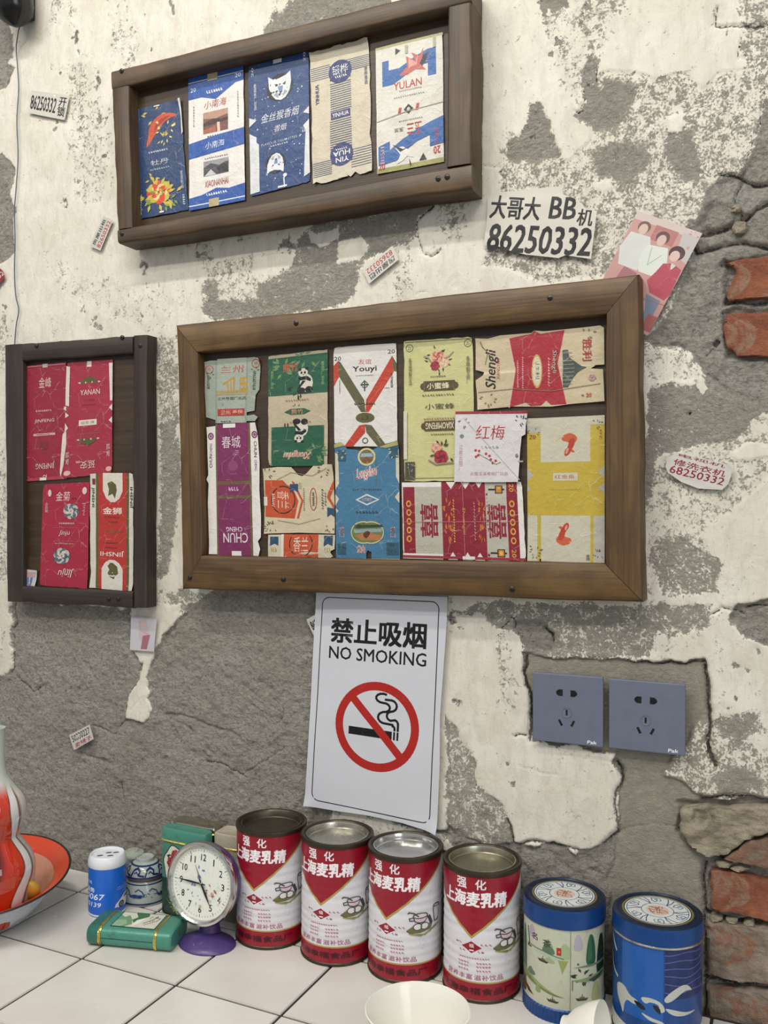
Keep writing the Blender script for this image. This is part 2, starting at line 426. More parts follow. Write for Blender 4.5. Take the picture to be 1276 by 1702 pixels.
# (wear 0 white paint .. 1 bare cement, edge softness px, recess mm, outline in photo pixels)
AREAS = [
 (.95, 5, 4.0, [(18,990),(60,1003),(212,1012),(216,1075),(232,1104),(229,1135),(206,1166),(207,1192),(213,1200),(244,1198),(250,1178),(246,1100),(262,1072),(300,1018),(340,992),(372,975),(530,978),(530,1340),(740,1380),(742,1190),(760,1225),(786,1268),(788,1300),(826,1332),(838,1362),(850,1402),(882,1408),(910,1398),(930,1404),(955,1422),(962,1412),(1000,1406),(1024,1384),(1032,1300),(1020,1262),(1030,1240),(1190,1250),(1190,1330),(1650,1330),(1647,1900),(-300,1900),(-300,1120),(-60,1124),(14,1122),(20,1080)]),
 (.55, 14, 1.0, [(742,1190),(765,1225),(788,1270),(790,1300),(828,1335),(840,1365),(852,1404),(800,1410),(740,1370)]),
 (.3, 6, 1.5, [(548,1340),(640,1362),(738,1388),(760,1420),(640,1400),(545,1370)]),
 (.6, 10, 1.5, [(745,1020),(800,1000),(1080,1005),(1180,1010),(1180,1042),(1120,1060),(1090,1050),(1080,1090),(1010,1096),(905,1092),(880,1088),(868,1060),(846,1046),(800,1022)]),
 (.95, 8, 5, [(848,1030),(900,1028),(925,1050),(920,1080),(888,1088),(868,1062)]),
 (1.0, 2.5, 5.0, [(872,1082),(905,1092),(1040,1098),(1120,1100),(1172,1098),(1178,1180),(1176,1256),(1186,1272),(1166,1330),(1136,1350),(1128,1385),(1164,1430),(1172,1500),(1172,1700),(1020,1700),(1010,1480),(1026,1384),(1032,1300),(1020,1262),(1028,1250),(884,1234),(876,1160)]),
 (.95, 5, 7.0, [(1170,1330),(1444,1330),(1453,1900),(1165,1900),(1170,1500),(1160,1430),(1128,1385),(1138,1345)]),
 (.47, 20, 1.2, [(828,277),(843,240),(868,216),(880,175),(900,180),(920,205),(932,262),(948,262),(975,240),(985,212),(958,205),(957,186),(975,168),(965,140),(978,95),(992,98),(990,122),(1020,118),(1050,115),(1085,130),(1130,122),(1145,120),(1165,146),(1195,122),(1240,115),(1451,110),(1522,620),(1076,620),(1010,460),(900,470),(800,440),(830,330)]),
 (.8, 10, 1.5, [(846,240),(870,222),(905,222),(925,232),(930,258),(880,268),(840,270)]),
 (.8, 14, 1.5, [(975,170),(1000,140),(1050,130),(1060,160),(1035,200),(990,215),(960,200)]),
 (.78, 14, 1.2, [(985,250),(1040,230),(1080,260),(1060,300),(1000,290)]),
 (.78, 12, 1.2, [(1110,215),(1150,220),(1165,290),(1140,300),(1108,260)]),
 (.86, 8, 2.0, [(872,195),(880,175),(900,178),(915,210),(900,230),(868,228)]),
 (1.0, 8, 3.0, [(1643,150),(1268,170),(1258,240),(1232,288),(1182,300),(1160,355),(1130,400),(1165,400),(1115,520),(1078,560),(1080,575),(1120,572),(1150,590),(1180,640),(1230,670),(1473,690)]),
 (.78, 14, 1.0, [(1076,640),(1180,640),(1280,665),(1618,670),(1637,700),(1262,690),(1215,735),(1170,745),(1100,755),(1078,850),(1060,840)]),
 (.32, 14, .8, [(1076,572),(1120,575),(1148,590),(1176,622),(1160,632),(1110,632),(1076,640)]),
 (.4, 20, .8, [(1085,760),(1160,750),(1220,735),(1262,690),(1601,690),(1648,760),(1270,800),(1220,850),(1100,900),(1080,1000),(1070,860)]),
 (.62, 14, 1.2, [(1085,900),(1130,890),(1200,940),(1190,985),(1100,990),(1082,940)]),
 (.95, 10, 5, [(1222,1008),(1276,995),(1508,1000),(1494,1070),(1270,1074),(1240,1060),(1215,1030)]),
 (.5, 16, 1, [(1100,1290),(1160,1200),(1200,1190),(1260,1260),(1585,1290),(1484,1332),(1180,1330)]),
 (.7, 14, 1.0, [(1195,1195),(1245,1185),(1262,1215),(1225,1235),(1198,1220)]),
 (.7, 14, 1.0, [(1190,1290),(1240,1280),(1268,1300),(1230,1325),(1195,1318)]),
 (.74, 12, 1.4, [(335,520),(336,478),(348,461),(370,452),(380,462),(428,478),(440,470),(482,448),(492,405),(518,372),(600,358),(690,346),(718,342),(690,370),(686,392),(650,410),(606,432),(596,460),(590,490),(560,510),(440,530),(360,536)]),
 (.42, 16, .6, [(350,455),(365,430),(420,425),(430,470),(425,500),(360,500)]),
 (.05, 6, 0, [(512,380),(545,386),(558,372),(560,392),(540,408),(515,402)]),
 (.1, 8, 0, [(556,398),(600,392),(612,410),(598,432),(558,434)]),
 (.76, 12, 1.2, [(380,110),(430,70),(452,28),(475,8),(520,-20),(680,-40),(640,20),(560,60),(480,80)]),
 (.95, 6, 2.0, [(-200,-60),(12,-40),(16,48),(22,84),(2,112),(-200,112)]),
 (.9, 6, 1.4, [(-200,118),(14,104),(20,112),(12,136),(-2,150),(-200,160)]),
 (.95, 6, 2.0, [(-200,252),(4,254),(22,268),(22,286),(10,318),(22,346),(22,412),(10,432),(-10,438),(-200,440)]),
 (.95, 5, 1.6, [(132,238),(152,226),(162,262),(163,300),(156,316),(138,312),(130,270)]),
 (.36, 26, .4, [(110,100),(140,90),(180,180),(184,240),(160,340),(115,330),(120,240),(105,150)]),
 (.3, 20, .3, [(68,440),(120,500),(240,550),(280,540),(260,470),(170,480),(120,440)]),
 (.45, 14, .6, [(-40,780),(6,790),(10,900),(12,960),(-40,960)]),
 (.7, 12, 1.0, [(265,700),(290,690),(300,760),(296,850),(280,960),(262,960),(266,860)]),
 (.55, 14, .8, [(262,560),(292,560),(292,700),(262,700)]),
 (.6, 16, 1, [(272,985),(330,985),(345,990),(300,1015),(270,1000)]),
 (.8, 8, 2, [(896,0),(930,-20),(948,20),(950,80),(930,90),(915,60)]),
 (.36, 16, .5, [(905,10),(960,20),(965,130),(960,180),(930,140),(915,60)]),
 (.75, 8, 1.2, [(972,92),(990,90),(994,130),(986,165),(966,165),(966,130)]),
 (.45, 16, .5, [(960,-20),(1050,-20),(1040,20),(1000,30),(1005,70),(985,100),(965,60)]),
 (.5, 14, .6, [(1225,0),(1276,-20),(1585,0),(1439,110),(1240,112),(1232,50)]),
 (.02, 7, 0, [(1112,195),(1136,190),(1142,210),(1128,222),(1112,216)]),
 (.02, 7, 0, [(990,305),(1010,298),(1018,308),(1002,316),(990,314)]),
 (.0, 5, 0, [(1160,642),(1172,636),(1178,646),(1168,654)]),
 (.02, 4, -.5, [(1216,750),(1240,738),(1578,742),(1604,764),(1246,764),(1222,764)]),
 (.0, 4, 0, [(215,1012),(262,1008),(300,1000),(262,1066),(246,1096),(243,1130),(250,1176),(244,1198),(213,1198),(207,1192),(207,1168),(229,1135),(232,1104),(218,1070)]),
]
# cracks and hollows: (width px, depth mm, darkness, line)
LINES = [
 (3.5, 4, .9, [(876,1092),(874,1120),(880,1170),(880,1232)]), (2.2, 3, .95, [(1040,1097),(1100,1103),(1174,1102),(1178,1150),(1176,1230),(1184,1262)]),
 (5, 5, .8, [(1172,1110),(1178,1180),(1180,1250),(1188,1275)]),
 (1.6, 2, .8, [(834,1040),(850,1022),(856,1045),(868,1060),(872,1078)]), (4, 5, .8, [(905,1042),(918,1050),(922,1066)]),
 (4.5, 5, .75, [(1026,1264),(1032,1300),(1020,1330),(1024,1384),(1000,1404)]), (3, 4, .7, [(960,1412),(900,1400),(850,1404),(838,1362)]),
 (1.3, 1.5, .6, [(840,1362),(850,1402)]), (1.5, 1.5, .35, [(1020,1384),(1090,1372),(1134,1380)]),
 (4, 7, .8, [(1130,1385),(1150,1412),(1172,1420),(1200,1432),(1276,1440),(1500,1452)]), (4, 7, .7, [(1170,1440),(1172,1530),(1172,1700)]),
 (4, 7, .7, [(1166,1332),(1200,1324),(1276,1332),(1500,1332)]), (4, 6, .7, [(1276,1380),(1232,1398),(1200,1430)]),
 (5, 8, .85, [(1175,1524),(1230,1534),(1276,1542),(1500,1546)]), (5, 8, .8, [(1172,1632),(1230,1640),(1500,1650)]),
 (2, 2, .6, [(1270,150),(1262,200),(1234,290)]), (3.5, 6, .85, [(1195,285),(1225,290),(1250,302),(1276,305),(1500,300)]),
 (2.2, 4, .8, [(1190,10),(1188,40),(1240,42),(1276,36)]), (5, 8, .8, [(1150,395),(1180,385),(1215,372),(1240,360),(1262,345),(1290,330)]),
 (5, 8, .75, [(1150,400),(1160,420),(1200,405),(1235,400),(1276,412),(1400,420)]), (3, 5, .6, [(1230,300),(1218,330),(1232,352),(1225,375)]),
 (4, 6, .7, [(1205,500),(1240,502),(1276,498),(1400,500)]), (3, 5, .6, [(1200,440),(1228,428),(1276,424)]),
 (5, 4, .0, [(1080,575),(1120,572),(1150,592),(1180,625),(1210,650),(1262,665)]), (1.4, 2, .7, [(1172,590),(1186,580)]),
 (2, 3, .9, [(1238,1010),(1250,1004),(1272,1008),(1290,1004)]), (2.5, 3, .7, [(1180,1025),(1200,1012),(1240,1020)]),
 (1.8, 2.5, .75, [(332,1266),(350,1268),(372,1276),(392,1288),(402,1294)]), (1.5, 2, .6, [(402,1284),(430,1270),(470,1245)]),
 (1.6, 2, .6, [(412,1174),(432,1184),(450,1196)]), (1.8, 2, .5, [(452,1232),(470,1190),(468,1178)]), (3, 3, .4, [(270,1186),(300,1192),(340,1204),(380,1218),(398,1230)]),
 (2.6, 3.5, .7, [(232,1104),(229,1135),(207,1166),(207,1192)]), (2, 3, .6, [(20,985),(22,1060),(16,1122)]), (2.6, 3, .6, [(30,1130),(50,1150),(66,1138)]),
 (2, 2.5, .6, [(150,1210),(185,1222),(205,1200)]), (3, 3, .5, [(130,1252),(160,1262),(185,1272)]), (2, 3, .6, [(196,1300),(202,1330)]), (2, 2, .4, [(424,1040),(426,1030),(444,1030)]),
 (1.5, 1.5, .35, [(280,1196),(340,1232)]), (1.2, 1, .3, [(218,1180),(232,1160),(230,1198)]),
 (1.8, 3, .7, [(718,342),(690,372),(690,392),(700,420),(715,426),(730,418)]), (1.2, 1, .5, [(688,488),(696,482),(706,482),(712,490)]),
 (1.3, 1.5, .5, [(828,276),(812,278),(790,274)]), (1.5, 2, .7, [(830,280),(836,312)]),
 (2, 2.5, .85, [(954,183),(962,187),(970,182)]), (1.6, 2, .7, [(966,150),(972,165),(960,190)]), (1.6, 2, .7, [(1232,58),(1234,78),(1226,98),(1240,95)]),
 (2.2, 2, .8, [(993,110),(992,138)]), (1.3, 1.2, .5, [(1000,120),(1050,114),(1080,128)]), (1.3, 1.2, .5, [(1120,124),(1145,118)]),
 (1.2, 1.2, .4, [(1110,280),(1160,286),(1200,292)]), (2.5, 3, .8, [(855,1222),(872,1224)]),
 (1, 1, .3, [(860,1275),(900,1282),(935,1290)]),
]
# dark flecks where paint has flaked: x, y, rx, ry, strength
SPOTS = [(287,12,5,12,.6),(253,86,3,9,.8),(286,30,3,40,.25),(176,20,5,30,.25),(124,60,4,9,.9),(128,82,4,6,.7),(98,118,6,6,.8),(84,112,4,7,.5),(163,136,4,12,.8),(168,172,6,8,.9),(166,196,9,10,.7),(130,200,4,14,.7),(128,150,12,30,.35),(95,208,5,7,.6),(172,262,5,7,.8),(103,336,4,14,.8),(126,304,6,8,.6),(240,446,7,9,.8),(244,474,4,12,.7),(325,468,4,6,.6),(10,508,6,6,.8),(140,505,4,16,.6),(160,540,10,14,.6),(190,525,3,12,.5),(233,523,5,5,.6),(476,405,12,18,.75),(470,392,14,10,.6),(326,425,4,14,.6),(400,400,10,6,.5),(757,480,16,6,.7),(750,380,6,12,.5),(745,365,8,5,.5),
 (933,25,7,16,.5),(928,70,9,14,.7),(918,90,5,8,.7),(972,12,6,14,.8),(968,38,4,6,.7),(978,100,6,8,.8),(974,140,5,12,.8),(897,195,10,16,.85),(880,222,18,8,.8),(912,212,5,12,.7),(1198,15,4,12,.5),(1205,45,3,14,.5),(1180,42,5,8,.4),(1191,572,6,5,2.0),(1146,685,3,3,1.2),(752,1030,10,12,.8),(770,1015,8,6,.7),(765,1045,10,6,.6),(757,1160,5,5,.9),(762,1168,5,5,.9),(836,1258,8,3,.8),(843,1268,4,5,.7),(855,1305,3,8,.7),(795,1312,5,4,.6),(956,1130,4,3,.5),(848,1136,6,4,.5),(852,1172,3,4,.5),
 (60,1165,7,6,.7),(80,1150,5,12,.6),(150,1184,4,5,.6),(102,1216,10,8,.6),(210,1242,4,4,.8),(237,1255,4,5,.8),(283,1290,5,5,.6),(420,1250,3,3,.5),(272,985,10,4,.6),(215,720,6,6,.3),(282,760,9,14,.5),(284,830,10,18,.5),(274,730,6,10,.5),(1100,1045,20,4,.6),(1130,1035,10,5,.5),(1225,1105,8,8,.6),(1238,1112,5,10,.6),(1260,1080,5,12,.6),(1205,1112,4,8,.7),(1100,1010,14,8,.5),(1222,1165,3,4,.8),(1205,1180,3,3,.7)]
xs = np.concatenate([np.arange(-2.3, -1.40, .03), np.arange(-1.40, .33, .00175), np.arange(.33, .95, .03)])
zs = np.concatenate([np.arange(.0, .72, .03), np.arange(.72, 2.24, .00175), np.arange(2.24, 3.0, .04)])
GX, GZ = np.meshgrid(xs, zs)
dx, dy, dz = GX-CAM.x, 0-CAM.y, GZ-CAM.z
dd = dx*fw.x+dy*fw.y+dz*fw.z
PXG = 638+F*(dx*rt.x+dy*rt.y+dz*rt.z)/dd; PYG = 851-F*(dx*up.x+dy*up.y+dz*up.z)/dd
wx = fbm(GX, GZ, 55, 4, 1)*16 + fbm(GX, GZ, 14, 2, 2)*8; wy = fbm(GX, GZ, 55, 4, 3)*16 + fbm(GX, GZ, 14, 2, 4)*8
QX, QY = PXG+wx, PYG+wy
lown = fbm(GX, GZ, 7, 3, 9); streak = fbm(GX*2.2, GZ*.8, 12, 4, 11)
wear = np.clip(.13 + .3*np.clip(lown, 0, 1) + .8*np.clip(streak-.10, 0, 1)*2, 0, .45)
rec = np.zeros_like(GX); dark = np.zeros_like(GX); tone = np.zeros_like(GX)
def patch(poly, soft):
    px = [p[0] for p in poly]; py = [p[1] for p in poly]; m = (QX > min(px)-soft-4) & (QX < max(px)+soft+4) & (QY > min(py)-soft-4) & (QY < max(py)+soft+4)
    return m, sdf(QX[m], QY[m], poly)
for val, soft, mm, poly in AREAS:
    m, d = patch(poly, soft); k = np.clip(.5-d/(soft*1.1), 0, 1); k = k*k*(3-2*k)
    wear[m] = wear[m]*(1-k)+val*k; kk = np.clip(.5-d/4.0, 0, 1); rec[m] = rec[m]*(1-kk)+mm*kk
for poly in ([(872,1082),(905,1092),(1172,1098),(1186,1272),(1166,1330),(1136,1350),(1128,1385),(1164,1430),(1172,1700),(1020,1700),(1010,1480),(1032,1300),(1028,1250),(884,1234)],):
    m, d = patch(poly, 6); tone[m] = np.clip(.5-d/6, 0, 1)
chunk = np.zeros_like(GX)
for poly, v in (([(1470,150),(1268,170),(1258,240),(1232,288),(1182,300),(1160,355),(1100,520),(1078,565),(1150,590),(1200,640),(1540,660)], 1), ([(1128,1330),(1593,1330),(1530,1900),(1165,1900),(1160,1430)], .8), ([(740,1200),(850,1400),(1020,1400),(1020,1500),(740,1420)], .5), ([(1215,1000),(1635,1000),(1615,1075),(1240,1070)], .8)):
    m, d = patch(poly, 20); chunk[m] = np.maximum(chunk[m], v*np.clip(.5-d/20, 0, 1))
rough = np.clip((wear-.5)*2.2, 0, 1)
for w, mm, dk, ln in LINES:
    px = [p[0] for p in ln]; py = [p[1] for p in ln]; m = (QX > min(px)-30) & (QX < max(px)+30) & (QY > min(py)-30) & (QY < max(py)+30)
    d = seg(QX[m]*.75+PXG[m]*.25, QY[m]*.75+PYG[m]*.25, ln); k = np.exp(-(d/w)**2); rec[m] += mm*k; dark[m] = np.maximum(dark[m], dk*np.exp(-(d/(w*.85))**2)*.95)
for x, y, rx, ry, s in SPOTS:
    m = (abs(PXG-x) < rx*3+16) & (abs(PYG-y) < ry*3+16); e = np.exp(-(((QX[m]-x)/rx)**2+((QY[m]-y)/ry)**2)); e = e*(.75+2.2*fbm(GX[m], GZ[m], 170, 2, 21)*2)
    e = np.clip(e, 0, 1); wear[m] = np.maximum(wear[m], np.clip(s, 0, 1)*e*1.1); dark[m] = np.maximum(dark[m], np.clip(s*.62, 0, 1)*e*(2 if s > 1 else 1)); rec[m] += e*(8 if s > 1 else .8)
pits = np.clip(fbm(GX, GZ, 90, 3, 31)-.2, 0, 1)*rough; dark = np.maximum(dark, np.clip(pits*2.0, 0, .5)*(1-tone))
lump = fbm(GX, GZ, 16, 3, 5)
height = -rec + lump*(1.0+rough*3.0) + rough*(1-.75*tone)*(fbm(GX, GZ, 120, 3, 6)*5.5 + fbm(GX, GZ, 42, 2, 8)*4.5) + chunk*(np.abs(fbm(GX, GZ, 18, 3, 7))*-22 + 2.0 + fbm(GX, GZ, 60, 3, 12)*6)
height += fbm(GX, GZ, 45, 3, 14)*.7
brickz = [[(1204,432),(1650,420),(1560,500),(1204,504)], [(1198,512),(1525,512),(1569,598),(1205,596)], [(1180,1444),(1543,1462),(1558,1540),(1175,1522)], [(1170,1530),(1498,1545),(1439,1648),(1170,1632)], [(1170,1638),(1652,1652),(1437,1800),(1170,1760)], [(1200,1432),(1236,1398),(1523,1386),(1549,1456)], [(1126,1334),(1511,1330),(1527,1380),(1190,1436),(1126,1390)]]
for poly in brickz:
    m, d = patch(poly, 4); k = np.clip(.5-d/6, 0, 1); height[m] = height[m]*(1-k) + (-10+height[m]*.3)*k
height = np.minimum(height-1.2, -.25)
nx, nz = len(xs), len(zs)
co = np.stack([GX, -height*-.001*1.0*-1, GZ], -1).reshape(-1, 3); co[:, 1] = (-height*.001).reshape(-1)
idx = np.arange(nx*nz).reshape(nz, nx)
quads = np.stack([idx[:-1, :-1], idx[:-1, 1:], idx[1:, 1:], idx[1:, :-1]], -1).reshape(-1, 4)
me = bpy.data.meshes.new('wall_back'); me.vertices.add(nx*nz); me.vertices.foreach_set('co', co.astype(np.float32).ravel())
me.loops.add(quads.size); me.loops.foreach_set('vertex_index', quads.ravel().astype(np.int32)); me.polygons.add(len(quads))
me.polygons.foreach_set('loop_start', np.arange(0, quads.size, 4, dtype=np.int32)); me.polygons.foreach_set('use_smooth', np.ones(len(quads), bool))
me.update(calc_edges=True)
at = me.attributes.new('wmask', 'FLOAT_VECTOR', 'POINT')
at.data.foreach_set('vector', np.stack([wear.ravel(), dark.ravel(), tone.ravel()], -1).astype(np.float32).ravel())
me.materials.append(WALLM); wall = link('wall_back', me); wall['kind'] = 'structure'
# bricks and stones bedded in the wall
def bedded(name, poly, mat, front, seed, label=None, rgh=.0022):
    pts = [WP(x, y, 0) for x, y in poly]; c = sum(pts, Vector())/len(pts)
    bm = bmesh.new(); n = len(pts); rg = random.Random(seed)
    ed = []
    for i in range(n):
        a, b = pts[i], pts[(i+1) % n]; k = max(1, int((b-a).length/.006))
        for j in range(k): p = a.lerp(b, j/k); ed.append(Vector((p.x+rg.uniform(-.0012, .0012), 0, p.z+rg.uniform(-.0012, .0012))))
    vs = [bm.verts.new((p.x, p.z, 0)) for p in ed]
    for t in tessellate_polygon([[v.co for v in vs]]):
        try: bm.faces.new([vs[i] for i in t])
        except ValueError: pass
    x0, x1 = min(p.x for p in ed), max(p.x for p in ed); z0, z1 = min(p.z for p in ed), max(p.z for p in ed)
    for ax, lo, hi in ((0, x0, x1), (1, z0, z1)):
        q = lo+.005
        while q < hi:
            pc = [0, 0, 0]; no = [0, 0, 0]; pc[ax] = q; no[ax] = 1
            bmesh.ops.bisect_plane(bm, geom=bm.verts[:]+bm.edges[:]+bm.faces[:], dist=1e-7, plane_co=pc, plane_no=no); q += .005
    for f in bm.faces:
        f.normal_update()
        if f.normal.z < 0: f.normal_flip()
    bnd = [e for e in bm.edges if e.is_boundary]; bv = {v for e in bnd for v in e.verts}
    for v in bm.verts:
        x, z = v.co.x, v.co.y
        h = front + rgh*(vnoise(x*90, z*90, seed)+.6*vnoise(x*260, z*260, seed+1)-.8) + .002*(vnoise(x*25, z*25, seed+5)-.5)
        if v in bv: h -= .003
        v.co.z = h
    ex = bmesh.ops.extrude_edge_only(bm, edges=bnd)
    for v in [g for g in ex['geom'] if isinstance(g, bmesh.types.BMVert)]: v.co.z = -.016
    for v in bm.verts: x, z, h = v.co; v.co = Vector((x-c.x, -h, z-c.z))
    bmesh.ops.recalc_face_normals(bm, faces=bm.faces)
    o = from_bm(name, bm, mat, wall, (c.x, 0, c.z)); sharp(o, 60)
    return tag(o, label)
bedded('brick', [(1206,438),(1230,430),(1276,426),(1504,420),(1517,496),(1276,492),(1212,500),(1205,490),(1222,458),(1222,446)], BRK1, -.0005, 3)
bedded('brick', [(1208,520),(1276,518),(1471,516),(1521,596),(1276,592),(1226,590),(1204,572),(1200,545)], BRK1, -.001, 4)
bedded('brick', [(1180,1450),(1230,1452),(1276,1466),(1472,1470),(1480,1540),(1276,1532),(1228,1520),(1182,1514)], BRK1, .001, 5)
bedded('brick', [(1174,1532),(1230,1540),(1479,1550),(1453,1642),(1250,1634),(1176,1622)], BRK2, .0, 6, 'brick crusted with grey mortar', .005)
bedded('brick', [(1174,1642),(1472,1656),(1491,1780),(1174,1750)], BRK2, .001, 7, 'brick crusted with grey mortar', .004)
bedded('brick', [(1204,1430),(1238,1400),(1276,1392),(1472,1388),(1467,1452),(1276,1442)], brick_mat('brown_brick', '#6e5040', '#8a6a58', '#7c7060'), .002, 8)
bedded('stone', [(1130,1346),(1160,1338),(1220,1342),(1276,1338),(1515,1336),(1515,1378),(1276,1382),(1238,1396),(1208,1420),(1176,1424),(1150,1408),(1130,1384)], STONE, .003, 9, 'buff field stone bedded in the mortar', .006)
for k, (x, y, rx, ry) in enumerate([(1188,1530,12,6),(1215,1533,12,6),(1242,1538,10,6),(1200,1438,14,5),(1230,1446,16,5),(1180,1410,10,7),(1228,378,14,12),(1222,345,9,8)]):
    bedded('stone', [(x+rx*math.cos(2*PI*i/8)*random.uniform(.8, 1.1), y+ry*math.sin(2*PI*i/8)*random.uniform(.8, 1.1)) for i in range(8)], STONE, .0, 20+k)

# ------------------------------------------------------------------ counter, floor
t = NT('white_ceramic_tile'); v = t.coord(); n = t.noise(v, 7, 3, .5); n2 = t.noise(v, 90, 4, .6)
TILE = t.fin(t.mix(t.rng(n2, .62, .78, 0, .35), t.mix(t.rng(n, .3, .7), '#d2cfc9', '#c8c4bd'), '#b4aa98'), t.rng(n, .3, .7, .22, .34), t.bump(n, .0008, .3))
GROUT = paint('#2f2a26', .8, 0, .2)
SHEAR = math.tan(R_(0.6))
ctr = empty('tiled_counter', (-.6, -.25, 0), label='long white tiled counter with thin dark grout lines under the tins', cat='counter')
def cpt(i, j):     # tile grid corner
    x0, y0 = -.8302, -.2163; p = .1497; a = R_(-0.6)
    return Vector((x0+p*(i*math.cos(a)-j*math.sin(a)), y0+p*(i*math.sin(a)+j*math.cos(a)), 0))
box('base', -1.75, .75, -.145, .245, .0, .7405, paint('#b9b3a8', .5), ctr)
box('grout_bed', -1.75, .75, -.107, .2425, .7405, .7478, GROUT, ctr)
tm = None
for j in (-1, 0, 1):
    for i in range(-5, 10):
        p = cpt(i, j); h = .1497/2; g = .0019
        if j == 1:
            y1 = -.0035; dpt = y1-p.y; key = 'back'
        else: dpt = .1497; key = 'full'
        if (key) not in _m:
            bm = bmesh.new(); bmesh.ops.create_cube(bm, size=1)
            for v_ in bm.verts: v_.co = Vector((v_.co.x*(.1497-2*g), v_.co.y*((dpt if key == 'full' else .061)-2*g), v_.co.z*.007))
            bmesh.ops.bevel(bm, geom=[e for e in bm.edges if e.verts[0].co.z > 0 and e.verts[1].co.z > 0], offset=.0009, segments=2, affect='EDGES')
            o = from_bm('tile', bm, TILE, ctr, smooth=False); _m[key] = o.data
        else: o = link('tile', _m[key], ctr)
        cy = p.y+(dpt if key == 'full' else .061)/2
        cx = p.x+.1497/2
        if cx > .72 or cx < -1.7: bpy.data.objects.remove(o); continue
        o.location = (cx+.6, cy+.25, .7465); o.rotation_euler = (0, 0, R_(-.6))
for i in range(-6, 11):
    p = cpt(i, -1)
    if -1.7 < p.x < .6:
        o = box('edge_tile', -.0735, .0735, -.004, .004, -.075, .0, TILE, ctr, .001); o.location = (p.x+.075+.6, -.397+.25, .749)
fl = box('floor', -4, 3, -5, .3, -.05, 0, paint('#8f8a80', .5)); fl['kind'] = 'structure'
# ------------------------------------------------------------------ wooden frames
def rail(name, quad, thick, back, mat, parent, seed, bow=.0012, rad=.004):
    """quad: start-outer, start-inner, end-inner, end-outer, points on the front plane; extruded back"""
    so, si, ei, eo = quad; c = (so+si+ei+eo)/4; ax = ((ei+eo)/2-(so+si)/2).normalized(); nrm = Vector((0, -1, 0)); ac = ax.cross(nrm)
    bm = bmesh.new(); rg = random.Random(seed); n = 26; rings = []
    prof = [(0, -thick), (0, -rad), (.12*0+.0, -rad*.35), (-1, 0), (-2, 0)]      # built below
    ln = ((ei+eo)/2-(so+si)/2).length
    for i in range(n+1):
        t = i/n; o = so.lerp(eo, t); q = si.lerp(ei, t); w = (q-o).length; d = (q-o)/w; jo = bow*(vnoise(t*6, seed, 1)-.5)*2 + .0004*rg.uniform(-1, 1); ji = bow*.6*(vnoise(t*6, seed+9, 1)-.5)*2
        jf = .0008*(vnoise(t*7, seed+4, 1)-.5)
        ring = []
        for s, dp in ((0, thick), (0, rad), (rad*.3, rad*.3), (rad, 0), (w*.5, -.0003), (w-rad*.7, 0), (w-rad*.2, rad*.25), (w, rad*.7), (w, thick)):
            s2 = s + jo*(1-s/w) + ji*s/w
            ring.append(bm.verts.new(o + d*s2 + nrm*(-dp+jf) - c))
        rings.append(ring)
    k = len(rings[0])
    for a, b in zip(rings, rings[1:]):
        for j in range(k): bm.faces.new([a[j], a[(j+1) % k], b[(j+1) % k], b[j]])
    bm.faces.new(rings[0][::-1]); bm.faces.new(rings[-1])
    rot = Matrix((ax, nrm, ax.cross(nrm))).transposed().to_4x4()
    inv = rot.inverted()
    for v in bm.verts: v.co = inv @ v.co
    bmesh.ops.recalc_face_normals(bm, faces=bm.faces)
    o = from_bm(name, bm, mat, None); sharp(o, 50)
    o.matrix_world = Matrix.Translation(c) @ rot
    if parent is not None:
        o.parent = parent; o.matrix_parent_inverse = Matrix.Translation(-parent.location)
    return o
SCREWM = paint('#3a3a38', .35, .8, .4)
def screw(px, py, off, parent):
    p = WP(px, py, off) - parent.location
    prof = [(0, .0022), (.0020, .0020), (.0034, .0012), (.0036, .0004), (.0036, -.001)]
    o = lathe('screw', prof, SCREWM, parent, p, (PI/2, 0, 0), 14)
    bx = box('slot', -.0024, .0024, -.0004, .0004, .0018, .0027, paint('#0c0c0c', .6), o); return o
